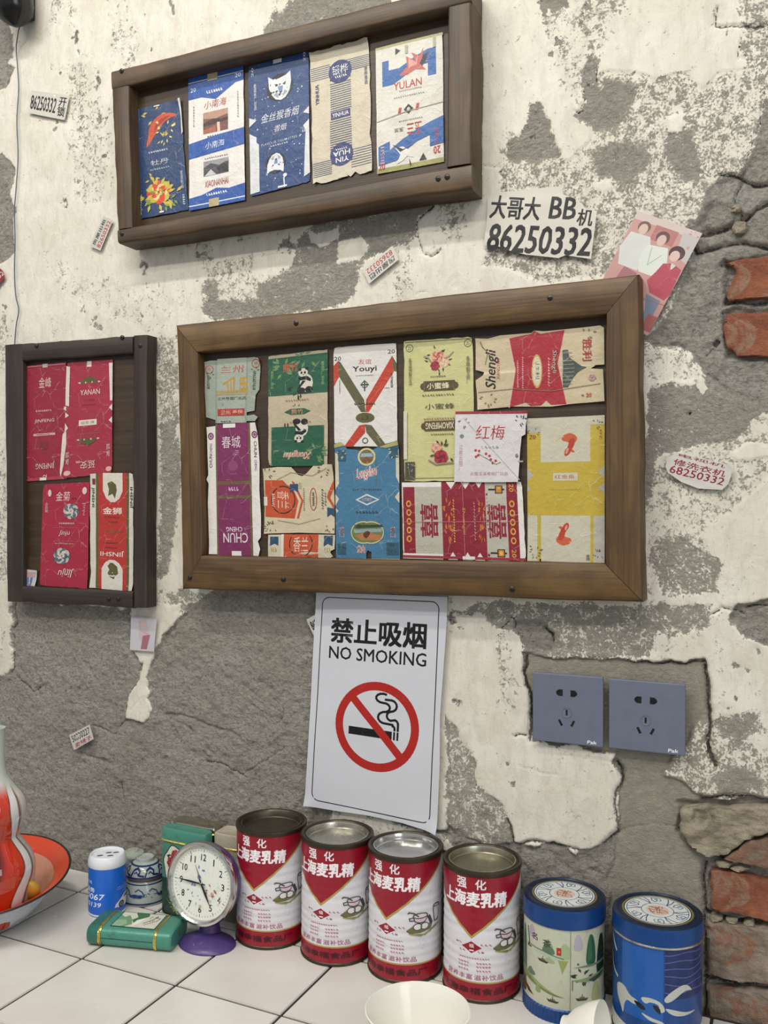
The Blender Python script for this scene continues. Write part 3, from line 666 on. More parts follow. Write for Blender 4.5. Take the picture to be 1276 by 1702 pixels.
def frame(name, outer, inner, thick, off, mat, label, joints, backoff, screws, backmat=WOODB, seed=1):
    O = [WP(x, y, off) for x, y in outer]; I = [WP(x, y, off) for x, y in inner]
    c = sum(O, Vector())/4; root = empty(name, (c.x, -.0015, c.z), label=label, cat='frame', group=None)
    b = sum(I, Vector())/4; bk = [Vector((p.x, 0, p.z)) for p in I]
    tl, tr, br, bl = O; il, ir, jr, jl = I
    def ext(a, b_, t): return a+(b_-a)*t
    if joints == 'miter':
        rl = [(tl, il, ir, tr), (tr, ir, jr, br), (br, jr, jl, bl), (bl, jl, il, tl)]
    elif joints == 'rails_long':   # top and bottom rails run through
        def onl(a, b_, z): t = (z-a.z)/(b_.z-a.z); return a+(b_-a)*t
        lt, lb = onl(tl, bl, il.z), onl(tl, bl, jl.z); rt_, rb = onl(tr, br, ir.z), onl(tr, br, jr.z)
        rl = [(tl, lt, rt_, tr), (rt_, ir, jr, rb), (br, rb, lb, bl), (lb, jl, il, lt)]
    else:                          # posts run through
        def onh(a, b_, x): t = (x-a.x)/(b_.x-a.x); return a+(b_-a)*t
        a1, a2, b1, b2 = onh(tl, tr, il.x), onh(tl, tr, ir.x), onh(bl, br, jl.x), onh(bl, br, jr.x)
        rl = [(a1, il, ir, a2), (tr, a2, b2, br), (b2, jr, jl, b1), (bl, b1, a1, tl)]
    gap = .0004
    for k, q in enumerate(rl):
        m = sum(q, Vector())/4; q = [p+(m-p).normalized()*gap for p in q]
        rail('rail', q, thick, off, mat, root, seed*10+k)
    p = [Vector((v.x, 0, v.z)) for v in I]
    e = .008; x0 = min(v.x for v in p)-e; x1 = max(v.x for v in p)+e; z0 = min(v.z for v in p)-e; z1 = max(v.z for v in p)+e
    box('backing_board', x0-c.x, x1-c.x, -backoff+.0015, -.0035+.0015, z0-c.z, z1-c.z, backmat, root)
    for s in screws: screw(s[0], s[1], off, root)
    return root
frame('wooden_frame', [(292,541),(1061,455),(1068,1000),(303,979)], [(328,586),(1007,522),(1005,937),(335,924)], .033, .036, WOODM,
      'large mid-brown wooden frame with mitred corners holding flattened cigarette packs above the no smoking sign', 'miter', .020,
      [(492,537),(914,495),(471,963),(851,979),(316,960)], seed=1)
frame('wooden_frame', [(184,118),(784,-32),(784,312),(196,406)], [(213,142),(744,12),(742,278),(220,378)], .042, .045, WOODT,
      'rough brown wooden frame highest on the wall, cut by the top of the picture', 'rails_long', .022, [(202,118),(203,389),(743,294),(728,297)], seed=2)
frame('wooden_frame', [(7,573),(243,556),(243,1011),(10,1000)], [(37,600),(221,588),(221,983),(37,974)], .024, .026, WOODL,
      'small dark wooden frame on the left with four red and white cigarette packs', 'posts', .014, [(61,575),(203,561),(181,996),(197,996),(233,575)], seed=3)
for o in [o for o in bpy.data.objects if o.name.startswith('wooden_frame')]: o['group'] = 'wooden frames on the wall'

# ------------------------------------------------------------------ flattened cigarette packs
KW = '#e6e3de'; RED = '#a82a38'; DK = '#1c1c20'; GOLD = '#8c7a3a'; BLU = '#1d4f96'; NAV = '#223f6b'
G1, G2, G3 = 'packs in the top frame', 'packs in the left frame', 'packs in the large frame'
def pack(quad, off, items, bg, label, group, seed, **k):
    return sheet('cigarette_pack', quad, off, items, bg, label, 'cigarette pack', group, seed=seed, **k)
OT, OL, OM = .0232, .0152, .0212
Y1, O1 = '#c8b84a', '#c8502a'
pack([(223,183),(301,164),(314,349),(228,366)], OT, [
    LEAVES(Y1, .40, .10, .22, .5, 9, 3, .5), PS(O1, (.28,.28),(.30,.20),(.42,.13),(.60,.09),(.82,.11),(.92,.14),(.72,.15),(.58,.19),(.42,.27),(.24,.38),(.24,.34)), PS('#a23222', (.42,.2),(.55,.13),(.8,.125),(.62,.155),(.4,.26)),
    LEAVES('#e8dc90', .62, .24, .24, .5, 14, 5, .32), LEAVES(Y1, .62, .33, .12, .5, 8, 6, .7), DT('#c9cfd4', .48, .42, .4, .016, 9), X('#c9cfd4', '牡丹', .5, .52, .36, .045, 0, .01),
    DT('#9fb0c4', .5, .58, .4, .014, 9), LEAVES(Y1, .35, .66, .12, .5, 6, 8, .8), FL(.46, .79, .24, .45, [Y1, '#d8452c', '#e8d890'], 8, 3), X('#d8402c', '牡丹', .43, .78, .34, .07, 0, .02),
    LEAVES(Y1, .48, .82, .40, .45, 26, 9, .4), LEAVES('#7f9a3c', .5, .86, .32, .4, 12, 11, .4), X('#cdd6de', '20', .09, .8, .05, .04, 270), X('#cdd6de', 'YingTun', .09, .9, .05, .12, 270, 0, .2),
    XV('#bcc6d0', '香烟制品', .92, .72, .05, .16), DT('#bcc6d0', .93, .9, .04, .1, 5, True), R('#e6e6e6', .44, .012, .56, .022), R('#e6e6e6', .46, .965, .54, .98), P('#d8d8d4', (0,.1),(.03,.12),(.03,.3),(0,.32)), P('#d8d8d4', (.95,.0),(1,.0),(1,.3),(.97,.32),(.98,.16))],
    NAV, 'dark blue pack with yellow flowers and orange bird, leftmost in the top frame', G1, 11, curl=(0,.003,0,0))
B2 = '#2456a8'
pack([(313,130),(405,108),(408,333),(315,351)], OT, [
    P(B2, (0,0),(1,0),(1,.11),(.86,.115),(.5,.205),(.25,.17),(0,.17)), R('#dfe6f0', 0, .04, 1, .048), X('#e8eef6', '20', .09, .1, .1, .03), X('#e8eef6', '20', .9, .065, .1, .03), DT('#e8eef6', .48, .14, .3, .022, 7),
    X('#b03a34', '小南海', .49, .235, .4, .06, 0, .0, .15), R('#7a4a44', .27, .29, .72, .45), P('#b8907c', (.27,.29),(.72,.29),(.72,.33),(.5,.35),(.27,.335)), P('#3c2628', (.27,.37),(.45,.345),(.6,.36),(.72,.355),(.72,.38),(.27,.395)), P('#e8c8b0', (.52,.38),(.57,.38),(.58,.45),(.53,.45)), P('#a86048', (.27,.42),(.5,.4),(.5,.45),(.27,.45)),
    DT('#444444', .5, .475, .32, .012, 7), P(B2, (0,.50),(.5,.475),(1,.46),(1,.585),(.5,.6),(0,.615)), X('#e8eef6', '小南海', .48, .54, .34, .05, 0, .0, .15),
    DT('#666666', .5, .635, .42, .01, 11), R('#4c4a50', .27, .655, .72, .765), P('#9a98a0', (.27,.655),(.72,.655),(.72,.68),(.55,.7),(.4,.675),(.27,.70)), P('#c8c8cc', (.28,.765),(.4,.72),(.5,.765)), P('#2c2a30', (.5,.72),(.62,.69),(.72,.71),(.72,.76),(.55,.76)),
    X('#a83a34', 'XIAONANHAI', .5, .825, .42, .05), P(B2, (0,.91),(.24,.90),(.5,.865),(.72,.885),(1,.87),(1,1),(0,1)), DT('#e8eef6', .5, .905, .38, .018, 9), R('#dfe6f0', 0, .965, 1, .973), R('#c2b48c', .36, .0, .54, .06), R('#b8aa84', .36, .94, .54, 1.0), DT('#888888', .1, .3, .02, .16, 8, True), DT('#888888', .9, .28, .02, .2, 10, True)],
    KW, 'white and blue pack with two small landscape pictures, second in top frame', G1, 12, rag=.003)
def WOLF(x, y, s, fl=1, asp=.47):
    q = lambda *pts: [(x+a*s, y+b*s*asp*fl) for a, b in pts]
    return [E('#16181c', x, y, s*1.05, s*1.05*asp), P('#dfe4ea', *q((-.9,-1),(-.55,-.75),(-.1,-.7),(.5,-.85),(.85,-1.1),(.9,-.3),(.75,.4),(.45,.85),(.1,1.0),(-.35,.85),(-.65,.45),(-.85,-.1))),
            P('#30343a', *q((-.4,-.35),(-.1,-.2),(-.3,-.1))), P('#30343a', *q((.5,-.4),(.2,-.22),(.42,-.12))), P('#6b8cb4', *q((-.15,-.1),(.25,-.1),(.2,.4),(-.05,.4))), P('#202428', *q((-.05,.3),(.2,.3),(.08,.48))), P('#9aa6b4', *q((-.5,.5),(-.2,.3),(-.1,.8))), P('#9aa6b4', *q((.6,.45),(.35,.25),(.2,.8)))]
def star(rg, n, c='#c4d0e0'): return [E(c, rg.uniform(.08,.92), rg.uniform(.2,.95), rg.uniform(.005,.014), rg.uniform(.003,.007), 7) for _ in range(n)]
pack([(413,111),(513,85),(516,302),(417,327)], OT, [
    R('#d8dce0', .42, 0, .56, .03), X('#e0e4ea', '20', .07, .055, .035, .07, 90), X('#e0e4ea', '20', .93, .035, .035, .07, 90), WOLF(.52, .22, .21), star(random.Random(4), 46),
    X('#dfe4ea', '金丝猴香烟', .52, .43, .62, .07, 0, .0, .2), X('#dfe4ea', '香烟', .52, .53, .2, .05, 0, 0, .2), X('#c4ccd6', 'FLAVOUR CIGARETTES', .5, .63, .6, .018), DT('#c4ccd6', .5, .655, .3, .012, 8),
    XV('#dfe4ea', '香烟卷厂出品', .11, .25, .045, .2), WOLF(.43, .79, .16, -1), DT('#c4ccd6', .93, .6, .1, .02, 3), L('#dfe4ea', .02, (.58,.99),(.57,.92),(.61,.90)), E('#dfe4ea', .59, .9, .035, .014, 8), R('#dfe4ea', .47, .975, .62, .99),
    P('#d8dce0', (0,.40),(.13,.43),(0,.47)), P('#d8dce0', (0,.52),(.12,.56),(.12,.60),(.16,.62),(.16,.98),(0,.985)), P('#d8dce0', (1,.42),(.9,.46),(1,.48)), P('#d8dce0', (1,.52),(.9,.56),(.94,.6),(.9,.95),(1,.93))],
    '#1f4278', 'deep blue pack with two white dog heads, third in the top frame', G1, 13, rag=.004)
LB = '#46506c'
def STR(x0, x1, y0, y1, n, c=LB, sk=0, w=.012):
    return [L(c, w, (x0, y0+(y1-y0)*i/(n-1)), (x1, y0+(y1-y0)*i/(n-1)-sk)) for i in range(n)]
pack([(514,88),(614,61),(620,285),(520,310)], OT, [
    STR(.02,.34,.13,.22,7), P('#d0c8b4', (.34,.12),(.34,.14),(.42,.19),(.5,.14),(.5,.1)), STR(.6,.98,.13,.21,7), STR(.02,.33,.84,.94,8), STR(.66,.98,.80,.93,8), STR(.34,.68,.28,.48,13), STR(.32,.67,.56,.78,14),
    P('#c7c2b8', (.4,.0),(.54,0),(.52,.05),(.5,.02)), E('#27336e', .51, .20, .19, .085), R('#27336e', .34, .145, .68, .255), X('#e4e2dc', '银桦', .51, .185, .26, .07, 0, .0), DT('#e4e2dc', .52, .235, .2, .018, 6),
    R('#27336e', .34, .49, .66, .545), X('#e4e2dc', 'YINHUA', .5, .517, .27, .032, 0, .02), E('#27336e', .5, .815, .19, .085), R('#27336e', .33, .76, .67, .875), X('#e4e2dc', 'YIN\nHUA', .5, .83, .28, .085, 180, .03), DT('#e4e2dc', .5, .775, .2, .014, 6),
    X('#27336e', 'YINHUA', .12, .33, .06, .15, 90, .01), XV('#27336e', '银桦香烟', .93, .28, .05, .13), P('#d0c8b4', (.42,.99),(.5,.93),(.6,.99))],
    '#cdc4ae', 'beige pack with blue stripes and YINHUA badges, fourth in the top frame', G1, 14, curl=(.004,.004,.002,.003), rag=.02)
BL2 = '#2c62a6'
def DIA(c, x, y, s, asp=.55): return P(c, (x, y-s*asp), (x+s, y), (x, y+s*asp), (x-s, y))
pack([(624,81),(736,54),(738,269),(627,290)], OT, [
    R('#a8a370', 0, 0, 1, .02), R('#9c9858', 0, .962, 1, 1), P(BL2, (.10,.12),(.2,.12),(.2,.20),(.36,.20),(.62,.13),(.78,.1),(.9,.1),(.9,.31),(.78,.31),(.78,.21),(.6,.22),(.42,.28),(.26,.32),(.10,.32)),
    P('#1c2836', (.62,.17),(.8,.12),(.74,.2),(.66,.25)), P('#c0625c', (.46,.12),(.6,.17),(.54,.1),(.66,.14),(.72,.08),(.7,.16),(.66,.2),(.76,.26),(.6,.24),(.48,.27),(.36,.26),(.48,.2)), P('#dc9c90', (.5,.14),(.6,.18),(.64,.12),(.62,.2),(.5,.22)),
    X('#b8332c', 'YULAN', .48, .34, .42, .06, 0, .02), DT('#8a8a86', .52, .385, .34, .012, 12), DT('#8a8a86', .5, .43, .46, .010, 14), E('#262a2c', .33, .065, .05, .03, 3), X('#b8332c', '1', .36, .54, .04, .05, 0, .02, .2), X('#b8332c', '1', .62, .53, .04, .05, 0, .02, .2), DIA('#262a2c', .49, .535, .07), DIA('#c8c8c0', .49, .535, .03),
    L('#9c9688', .012, (0,.59),(.5,.55),(1,.535)), DT('#8a8a86', .52, .62, .36, .01, 12), P(BL2, (.03,.79),(.2,.76),(.2,.83),(.4,.76),(.6,.71),(.8,.67),(1,.64),(1,.85),(.8,.86),(.8,.77),(.6,.8),(.42,.86),(.3,.92),(.03,.94)),
    P('#dfe0dc', (.3,.95),(.36,.88),(.28,.82),(.4,.82),(.5,.86),(.56,.92),(.46,.9),(.4,.93)), P('#1e2428', (.24,.79),(.4,.84),(.55,.82),(.36,.86)), X('#b8332c', '玉兰', .57, .70, .22, .1, 180, .0), X('#55584a', '玉兰', .34, .685, .14, .03, 180, .02), X('#b8332c', '20', .08, .945, .09, .06, 0, .02), X('#b8332c', '20', .9, .895, .1, .06, 180, .02),
    XV('#dfe0dc', '玉兰', .09, .86, .06, .13), XV('#c43a34', '玉兰', .09, .86, .05, .12), XV('#b8332c', '玉兰', .9, .79, .06, .12), P('#262a2c', (.64,.955),(.7,.9),(.75,.955)), R('#b2aa90', .86, .02, .9, .1), R('#b2aa90', .45, .035, .49, .1), P('#151515', (.49,.92),(.52,.97),(.5,.985))],
    '#d9d7cd', 'cream and blue flattened YULAN pack with pink lily, rightmost in the top frame', G1, 15, rag=.004)
# left frame
R1 = '#96233a'
pack([(39,608),(111,602),(111,796),(33,801)], OL, [
    R('#c88890', .05, .01, .98, .018), R('#d0c8c0', .46, 0, .58, .03), X('#d8c2b6', '金峰', .52, .16, .28, .09, 0, 0), DT('#d0a8a8', .5, .40, .36, .016, 8), X('#dccac0', 'JINFENG', .52, .49, .44, .035, 0, 0, .15), R('#cfa8a8', .28, .595, .76, .615), DT(R1, .5, .605, .3, .01, 10),
    E('#7c2a36', .52, .7, .1, .04, 16), X('#dccac0', 'JINFENG', .55, .87, .4, .06, 180, 0), X('#dccac0', '2', .55, .965, .08, .03, 90), P('#ddd4cc', (0,.6),(.06,.64),(.1,.66),(.1,.98),(0,.98)), P('#ddd4cc', (.92,.62),(1,.57),(1,.7),(.94,.88),(.88,.98),(.86,.94)), P('#ddd4cc', (.96,.38),(1,.38),(1,.42),(.94,.4)), P('#b03a4a', (0,.98),(1,.97),(1,1),(0,1)), R('#e0dcd4', .44, .975, .58, 1)],
    R1, 'crimson flattened pack reading JINFENG, upper left in the small dark frame', G2, 21, rag=.004)
OLV = '#5d5a30'
def PAV(y, f=1): return [R('#d8b8b0', .26, y-.004, .74, y+.004), P(OLV, (.28,y+.006*f),(.72,y+.006*f),(.62,y-.03*f),(.54,y-.045*f),(.5,y-.065*f),(.46,y-.045*f),(.36,y-.03*f)), [E('#dcc8bc', u, y, .016, .008, 8) for u in (.3,.42,.56,.7)]]
pack([(112,603),(188,597),(187,787),(106,795)], OL+.0003, [
    R('#ded6cc', .44, 0, .54, .05), PAV(.185), X('#dccac0', 'YANAN', .52, .27, .42, .045, 0, .01), DT('#7a1c2c', .5, .34, .26, .018, 7), DT('#7a1c2c', .5, .38, .3, .012, 8), R('#e0d6cc', .30, .51, .68, .56), XV('#5c2a2c', '', .5, .53, .1, .1) if 0 else X('#5c2a2c', '延安 牌', .49, .535, .28, .026), DT('#8a8a60', .52, .63, .5, .006, 18), PAV(.68, -1),
    X('#dccac0', '延安', .5, .9, .3, .07, 180, 0), DT('#dccac0', .3, .87, .1, .02, 3), X('#dccac0', '延安', .07, .83, .07, .11, 270), X('#dccac0', '延安', .92, .79, .07, .11, 270), E('#dcb0a8', .08, .96, .07, .022, 14), E('#dcb0a8', .93, .955, .06, .022, 14), P('#ded6cc', (0,.03),(.08,.04),(.08,.38),(0,.37)), P('#ded6cc', (.92,.03),(1,.03),(1,.36),(.95,.36)), P('#ded6cc', (0,.43),(.08,.46),(0,.48)), P('#ded6cc', (0,.52),(.07,.57),(0,.6)), P('#ded6cc', (1,.39),(.93,.42),(1,.45)), P('#ded6cc', (1,.5),(.93,.53),(1,.56))],
    '#a42c42', 'red flattened YANAN pack with two olive pavilions, upper right in the small dark frame', G2, 22, rag=.004, curl=(0,0,0,.003))
C4 = '#a8233f'
pack([(72,805),(150,801),(146,979),(66,973)], OL+.0006, [
    X('#dccac8', '金菊', .44, .125, .3, .09, 0, 0, .1), DT('#5c1a2a', .68, .15, .1, .018, 2), FL(.62, .27, .16, .46, ['#c8b8b4', '#557078', '#d8ccc4'], 10, 2), LEAVES('#3f5a60', .62, .28, .16, .45, 9, 4, .5), DT('#d8c0c0', .54, .385, .34, .016, 9), R('#c07080', .26, .425, .72, .428), R('#c07080', .26, .555, .78, .558), X('#dccac8', 'Jinju', .5, .48, .22, .06, 0, 0, .3), DT('#d8a0a8', .5, .58, .4, .01, 12),
    FL(.46, .70, .17, .46, ['#c8b8b4', '#557078', '#d8ccc4'], 10, 5), LEAVES('#3f5a60', .42, .69, .17, .4, 9, 7, .5), X('#e4d8d4', 'Jinju', .55, .86, .3, .085, 180, 0, .3), E('#e0c4c4', .16, .09, .04, .035, 12), E('#e0c4c4', .9, .08, .05, .035, 12), XV('#d8b0b4', '金菊', .1, .23, .07, .1), X('#d8b0b4', 'Jinju', .9, .25, .07, .12, 250 if 0 else 270, 0), DT('#d8b0b4', .6, .83, .14, .02, 3)],
    C4, 'pinkish red flattened pack with two chrysanthemums, lower left in the small dark frame', G2, 23, rag=.004)
R5 = '#b8322c'
pack([(150,786),(223,786),(222,983),(150,977)], OL+.0009, [
    R(OLV, .14, .0, .2, 1), R(OLV, .84, .0, .90, 1), R(R5, .2, 0, .84, 1), P('#dcd6cc', (.3,-0),(.75,0),(.75,.16),(.68,.22),(.58,.25),(.48,.25),(.38,.22),(.3,.15)), P(OLV, (.4,.09),(.5,.07),(.6,.1),(.62,.15),(.58,.22),(.52,.18),(.42,.2),(.44,.14)),
    X('#e6dcd4', '金狮', .52, .325, .44, .06, 0, .03), DT('#7c1f1a', .5, .38, .36, .014, 8), DT('#7c1f1a', .5, .42, .3, .012, 8), L(OLV, .015, (.3,.5),(.76,.5)), E('#9a4a2c', .52, .5, .06, .025, 10), DT('#7c1f1a', .5, .6, .36, .012, 8), DT('#7c1f1a', .5, .64, .3, .012, 8), X('#e6dcd4', 'JINSHI', .52, .69, .54, .05, 180, .02),
    P('#dcd6cc', (.28,1),(.28,.82),(.36,.77),(.46,.745),(.58,.745),(.68,.77),(.76,.82),(.76,1)), P(OLV, (.42,.8),(.48,.77),(.54,.77),(.64,.8),(.66,.86),(.6,.88),(.56,.91),(.46,.89),(.42,.86),(.46,.83)), X('#1e1e20', 'JINSHI', .075, .21, .075, .17, 90 if 0 else 270, .02), X('#1e1e20', 'JINSHI', .96, .21, .07, .18, 90, .02), R('#8c2a34', .06, .05, .13, .1)],
    '#d9d3c8', 'white pack with a broad red stripe reading JINSHI, lower right in the small dark frame', G2, 24, curl=(.002,.001,.003,.002))
tag(sheet('photo_card', [(39,946),(64,948),(59,978),(37,973)], OL+.0004, [P('#7c88b4', (.3,.4),(.45,.35),(.5,.95),(.35,.95)), P('#6a76a8', (.55,.4),(.72,.42),(.68,.95),(.52,.95)), P('#c8a0a8', (.1,.15),(.9,.12),(.85,.4),(.15,.45)), E('#d8b8b0', .38, .22, .07, .06, 10), E('#d8b8b0', .62, .24, .07, .06, 10)], '#ccc8cc', 'tiny faded photo card tucked in the bottom left corner of the small dark frame', 'photo', None, seed=5, curl=(0,.003,.003,0), rag=0))
# large frame
GR = '#9aa598'; RD2 = '#b0382e'
pack([(340,598),(434,593),(430,702),(341,704)], OM, [
    R('#8c9a90', .2, .04, .78, 1), R('#a4aea2', .23, .0, .75, 1), X(RD2, '兰州', .5, .17, .4, .12, 0, .0, .1), E(GR, .09, .16, .07, .06, 16), RG(RD2, .09, .16, .07, .06, .012), X(RD2, '兰', .09, .16, .05, .05), RG(RD2, .92, .1, .07, .06, .012), X(RD2, '州', .92, .1, .05, .05),
    L('#b8923a', .03, (.34,.4),(.54,.3),(.54,.52)), L('#b8923a', .02, (.42,.38),(.44,.52)), L('#b8923a', .02, (.48,.35),(.49,.52)), R('#b8923a', .64, .3, .78, .52), R(GR, .66, .33, .7, .38), R(GR, .72, .33, .76, .38), R(GR, .66, .42, .7, .47), R(GR, .72, .42, .76, .47), R('#b8923a', .22, .50, .78, .54), DT(GR, .5, .52, .5, .02, 14), L('#b8923a', .01, (.22,.56),(.78,.56)),
    X('#2c3c38', '兰州卷烟厂出品', .5, .62, .52, .05), R(RD2, .24, .78, .74, .89), X('#d8c8b8', '兰州 香烟', .5, .835, .4, .07), DT('#4c5c54', .07, .35, .05, .22, 9, True), DT('#4c5c54', .9, .35, .05, .3, 10, True), LEAVES('#3c4c4c', .1, .24, .06, .8, 5, 3, .7), LEAVES('#3c4c4c', .9, .2, .06, .8, 5, 3, .7), DT('#4c5c54', .4, .975, .2, .02, 4)],
    GR, 'pale green torn pack with two red characters, upper left in the large frame', G3, 31, curl=(.003,.004,.003,0), outline=[(.01,.04),(.12,.02),(.42,.03),(.45,.08),(.48,.02),(.88,.0),(.97,.02),(1,.12),(.99,.5),(.93,.58),(.92,.82),(.78,.84),(.7,.9),(.92,.88),(.99,.92),(.95,.98),(.6,.97),(.45,1),(.2,.95),(.02,.9),(.0,.5)])
MG = '#7d2c5c'
pack([(344,706),(430,702),(436,924),(347,923)], OM+.0003, [
    R('#6a5e3a', .17, 0, .24, 1), R('#6a5e3a', .78, 0, .84, 1), R(MG, .2, 0, .80, 1), R('#6a5e3a', .2, .435, .8, .46), R('#6a5e3a', .2, .545, .8, .565), R(KW, .32, .0, .56, .03), X('#e0d4dc', '春城', .47, .14, .36, .09, 0, .0), DT('#b070a0', .58, .22, .08, .04, 3, True), DT('#c8a8bc', .5, .495, .2, .03, 4), E('#8c4470', .5, .32, .1, .04, 12), DT('#a05888', .5, .38, .16, .012, 4),
    X('#e4dce0', 'CHENG', .5, .80, .3, .035, 180, .01), X('#e4dce0', 'CHUN', .52, .865, .46, .075, 180, .01), R(KW, .44, .965, .62, 1), X('#26262c', 'CHUN', .075, .28, .055, .1, 90, .01), X('#6c5c68', 'CHENG', .08, .185, .045, .08, 90), X('#26262c', 'CHUN', .93, .2, .055, .12, 270, .01), X('#8c5c78', 'CHENG', .93, .32, .045, .08, 270), RG(MG, .08, .09, .045, .022, .02), E('#8c5070', .08, .09, .025, .013, 8), RG(MG, .92, .09, .045, .022, .02), E('#8c5070', .92, .09, .025, .013, 8)],
    KW, 'purple and white flattened pack reading CHUN CHENG in the left column of the large frame', G3, 32, curl=(.002,.003,.002,.002), outline=[(0,.02),(.5,0),(.95,.0),(.98,.1),(1,.3),(.98,.5),(1,.7),(.985,.86),(.93,.89),(.97,.95),(.94,1),(.5,.995),(.02,.99),(0,.6),(.02,.45),(-.02,.42),(.02,.38)])
GN = '#1f5a40'
def PANDA(x, y, s, f=1, asp=.54):
    q = lambda *p: [(x+a*s, y+b*s*asp*f) for a, b in p]
    e = lambda c, a, b, rx, ry: E(c, x+a*s, y+b*s*asp*f, rx*s, ry*s*asp, 14)
    return [e('#d4d0c4', .15, .35, .62, .8), e('#d4d0c4', -.15, -.6, .45, .4), e(DK, -.45, -.9, .15, .14), e(DK, .2, -.95, .15, .14), e(DK, -.3, -.6, .1, .12), e(DK, .02, -.6, .1, .12), e(DK, -.12, -.42, .06, .05), P(DK, *q((-.6,-.2),(.2,-.3),(.6,0),(.55,.25),(.1,.05),(-.5,.1))), e(DK, -.35, 1.0, .4, .28), e(DK, .4, .95, .35, .3), P(DK, *q((-.2,.1),(.1,.15),(-.4,.7),(-.7,.8)))]
pack([(446,592),(545,580),(545,774),(446,775)], OM, [
    R(GN, 0, .03, 1, .37), LEAVES('#6c8c5c', .25, .12, .14, .5, 10, 5, .9), LEAVES('#6c8c5c', .62, .06, .2, .4, 12, 6, .7), X('#c25a3c', '熊竹', .38, .125, .25, .075, 0, .02), XV('#8cae74', '香烟厂出品', .07, .22, .05, .16), XV('#8cae74', '香烟厂出品', .92, .2, .05, .2), PANDA(.62, .24, .18), LEAVES('#16301f', .5, .33, .14, .5, 10, 3, .6),
    DT('#b0705c', .5, .42, .4, .016, 9), E(GN, .5, .52, .22, .03, 6), X('#cc8a6c', '熊竹', .5, .52, .2, .045, 0, .02), LEAVES(GN, .48, .48, .05, .5, 4, 2, .8), DT('#b0705c', .55, .615, .36, .014, 9), R(GN, .06, .65, .94, 1), PANDA(.55, .70, .17, -1), R('#2c3026', .28, .62, .3, .65), R('#2c3026', .33, .62, .35, .66), LEAVES('#6c8c5c', .82, .88, .16, .5, 14, 8, .6), X('#d8cfc0', 'Xiongzhu', .5, .90, .46, .085, 180, .05, .3), X('#b84a34', 'Xiongzhu', .5, .90, .46, .085, 180, .0, .3), LEAVES('#4c7c54', .3, .98, .3, .2, 10, 9, .2)],
    '#beb298', 'green flattened pack with pandas and bamboo at the top of the second column', G3, 33, rag=.008, curl=(.002,0,0,0))
OR = '#c2512e'
pack([(438,776),(555,771),(557,887),(440,887)], OM+.0004, [
    P(OR, (.02,.2),(.28,.21),(.34,.28),(.44,.32),(.5,.52),(.44,.78),(.02,.75)), P('#dcc8b0', (.38,.22),(.42,.26),(.53,.52),(.46,.78),(.44,.78),(.5,.52)), P(OR, (.4,.22),(.44,.24),(.57,.52),(.5,.78),(.47,.78),(.54,.52)), RG('#26201c', .28, .5, .17, .2, .014), X('#dcc8b0', '香兰', .28, .5, .17, .26, 270, 0, .1), DT('#dcc8b0', .14, .5, .04, .2, 7, True), R('#e0dccc', .0, .45, .05, .58),
    P('#2c4a6c', (.38,.27),(.5,.27),(.5,.4),(.44,.36),(.38,.4)), DT('#a89a60', .53, .3, .04, .1, 4, True), DT('#7c7460', .58, .5, .02, .34, 12, True), RG(RD2, .71, .5, .045, .16, .01), X('#2c2c2c', 'XIANGLAN', .71, .5, .03, .2, 90, .03), DT('#5c584c', .84, .5, .03, .3, 8, True), DT('#5c584c', .88, .5, .02, .2, 5, True),
    P(OR, (1,.22),(.92,.4),(.9,.48),(1,.66),(1,.6),(.94,.48),(1,.34)), P('#2c4a6c', (.9,.62),(1,.64),(1,.76),(.95,.72),(.9,.76)), LEAVES('#5a5a3c', .08, .1, .09, .9, 8, 4, .5), LEAVES('#5a5a3c', .85, .1, .09, .9, 8, 5, .5), LEAVES('#5a5a3c', .1, .9, .1, .9, 14, 6, .4), LEAVES('#5a5a3c', .93, .92, .07, .9, 7, 7, .5), L('#8c8064', .006, (.2,.2),(.4,.1),(.7,.16),(.9,.06)), L('#8c8064', .006, (.2,.8),(.5,.86),(.8,.78))],
    '#cfc4a8', 'cream and orange sideways pack with black ring, in the second column under the panda pack', G3, 34, curl=(.002,.004,.001,.001), outline=[(0,.03),(.2,.01),(.4,.02),(.5,.14),(.56,.16),(.62,.12),(.72,.01),(.9,.0),(.99,.01),(1,.5),(1,1),(.5,.985),(0,1),(.01,.6)])
pack([(446,888),(557,888),(556,929),(446,927)], OM+.0001, [
    R(OR, .24, .0, .76, 1), P('#e0dccc', (.2,.0),(.24,0),(.24,.9),(.76,.95),(.76,1),(.2,1)), RG('#26201c', .5, .4, .17, .52, .014), X('#e0d4c0', '香兰', .5, .42, .22, .62, 0, .0), P('#2c4a6c', (.03,.1),(.16,.1),(.16,.48),(.1,.4),(.03,.5)), P('#2c4a6c', (.84,.06),(.97,.06),(.97,.48),(.9,.4),(.84,.5)), DT('#b0a060', .09, .65, .1, .2, 3), DT('#b0a060', .9, .65, .1, .2, 3), R('#2c2620', .6, .93, .72, 1)],
    '#cfc8b0', 'cream and orange pack strip with a black circle at the bottom of the second column', G3, 35, outline=[(0,.02),(.5,0),(1,.02),(1,.6),(.93,.7),(.98,.9),(.9,1),(0,1)])
OLG = '#5e5d40'; OR3 = '#bc3f2c'
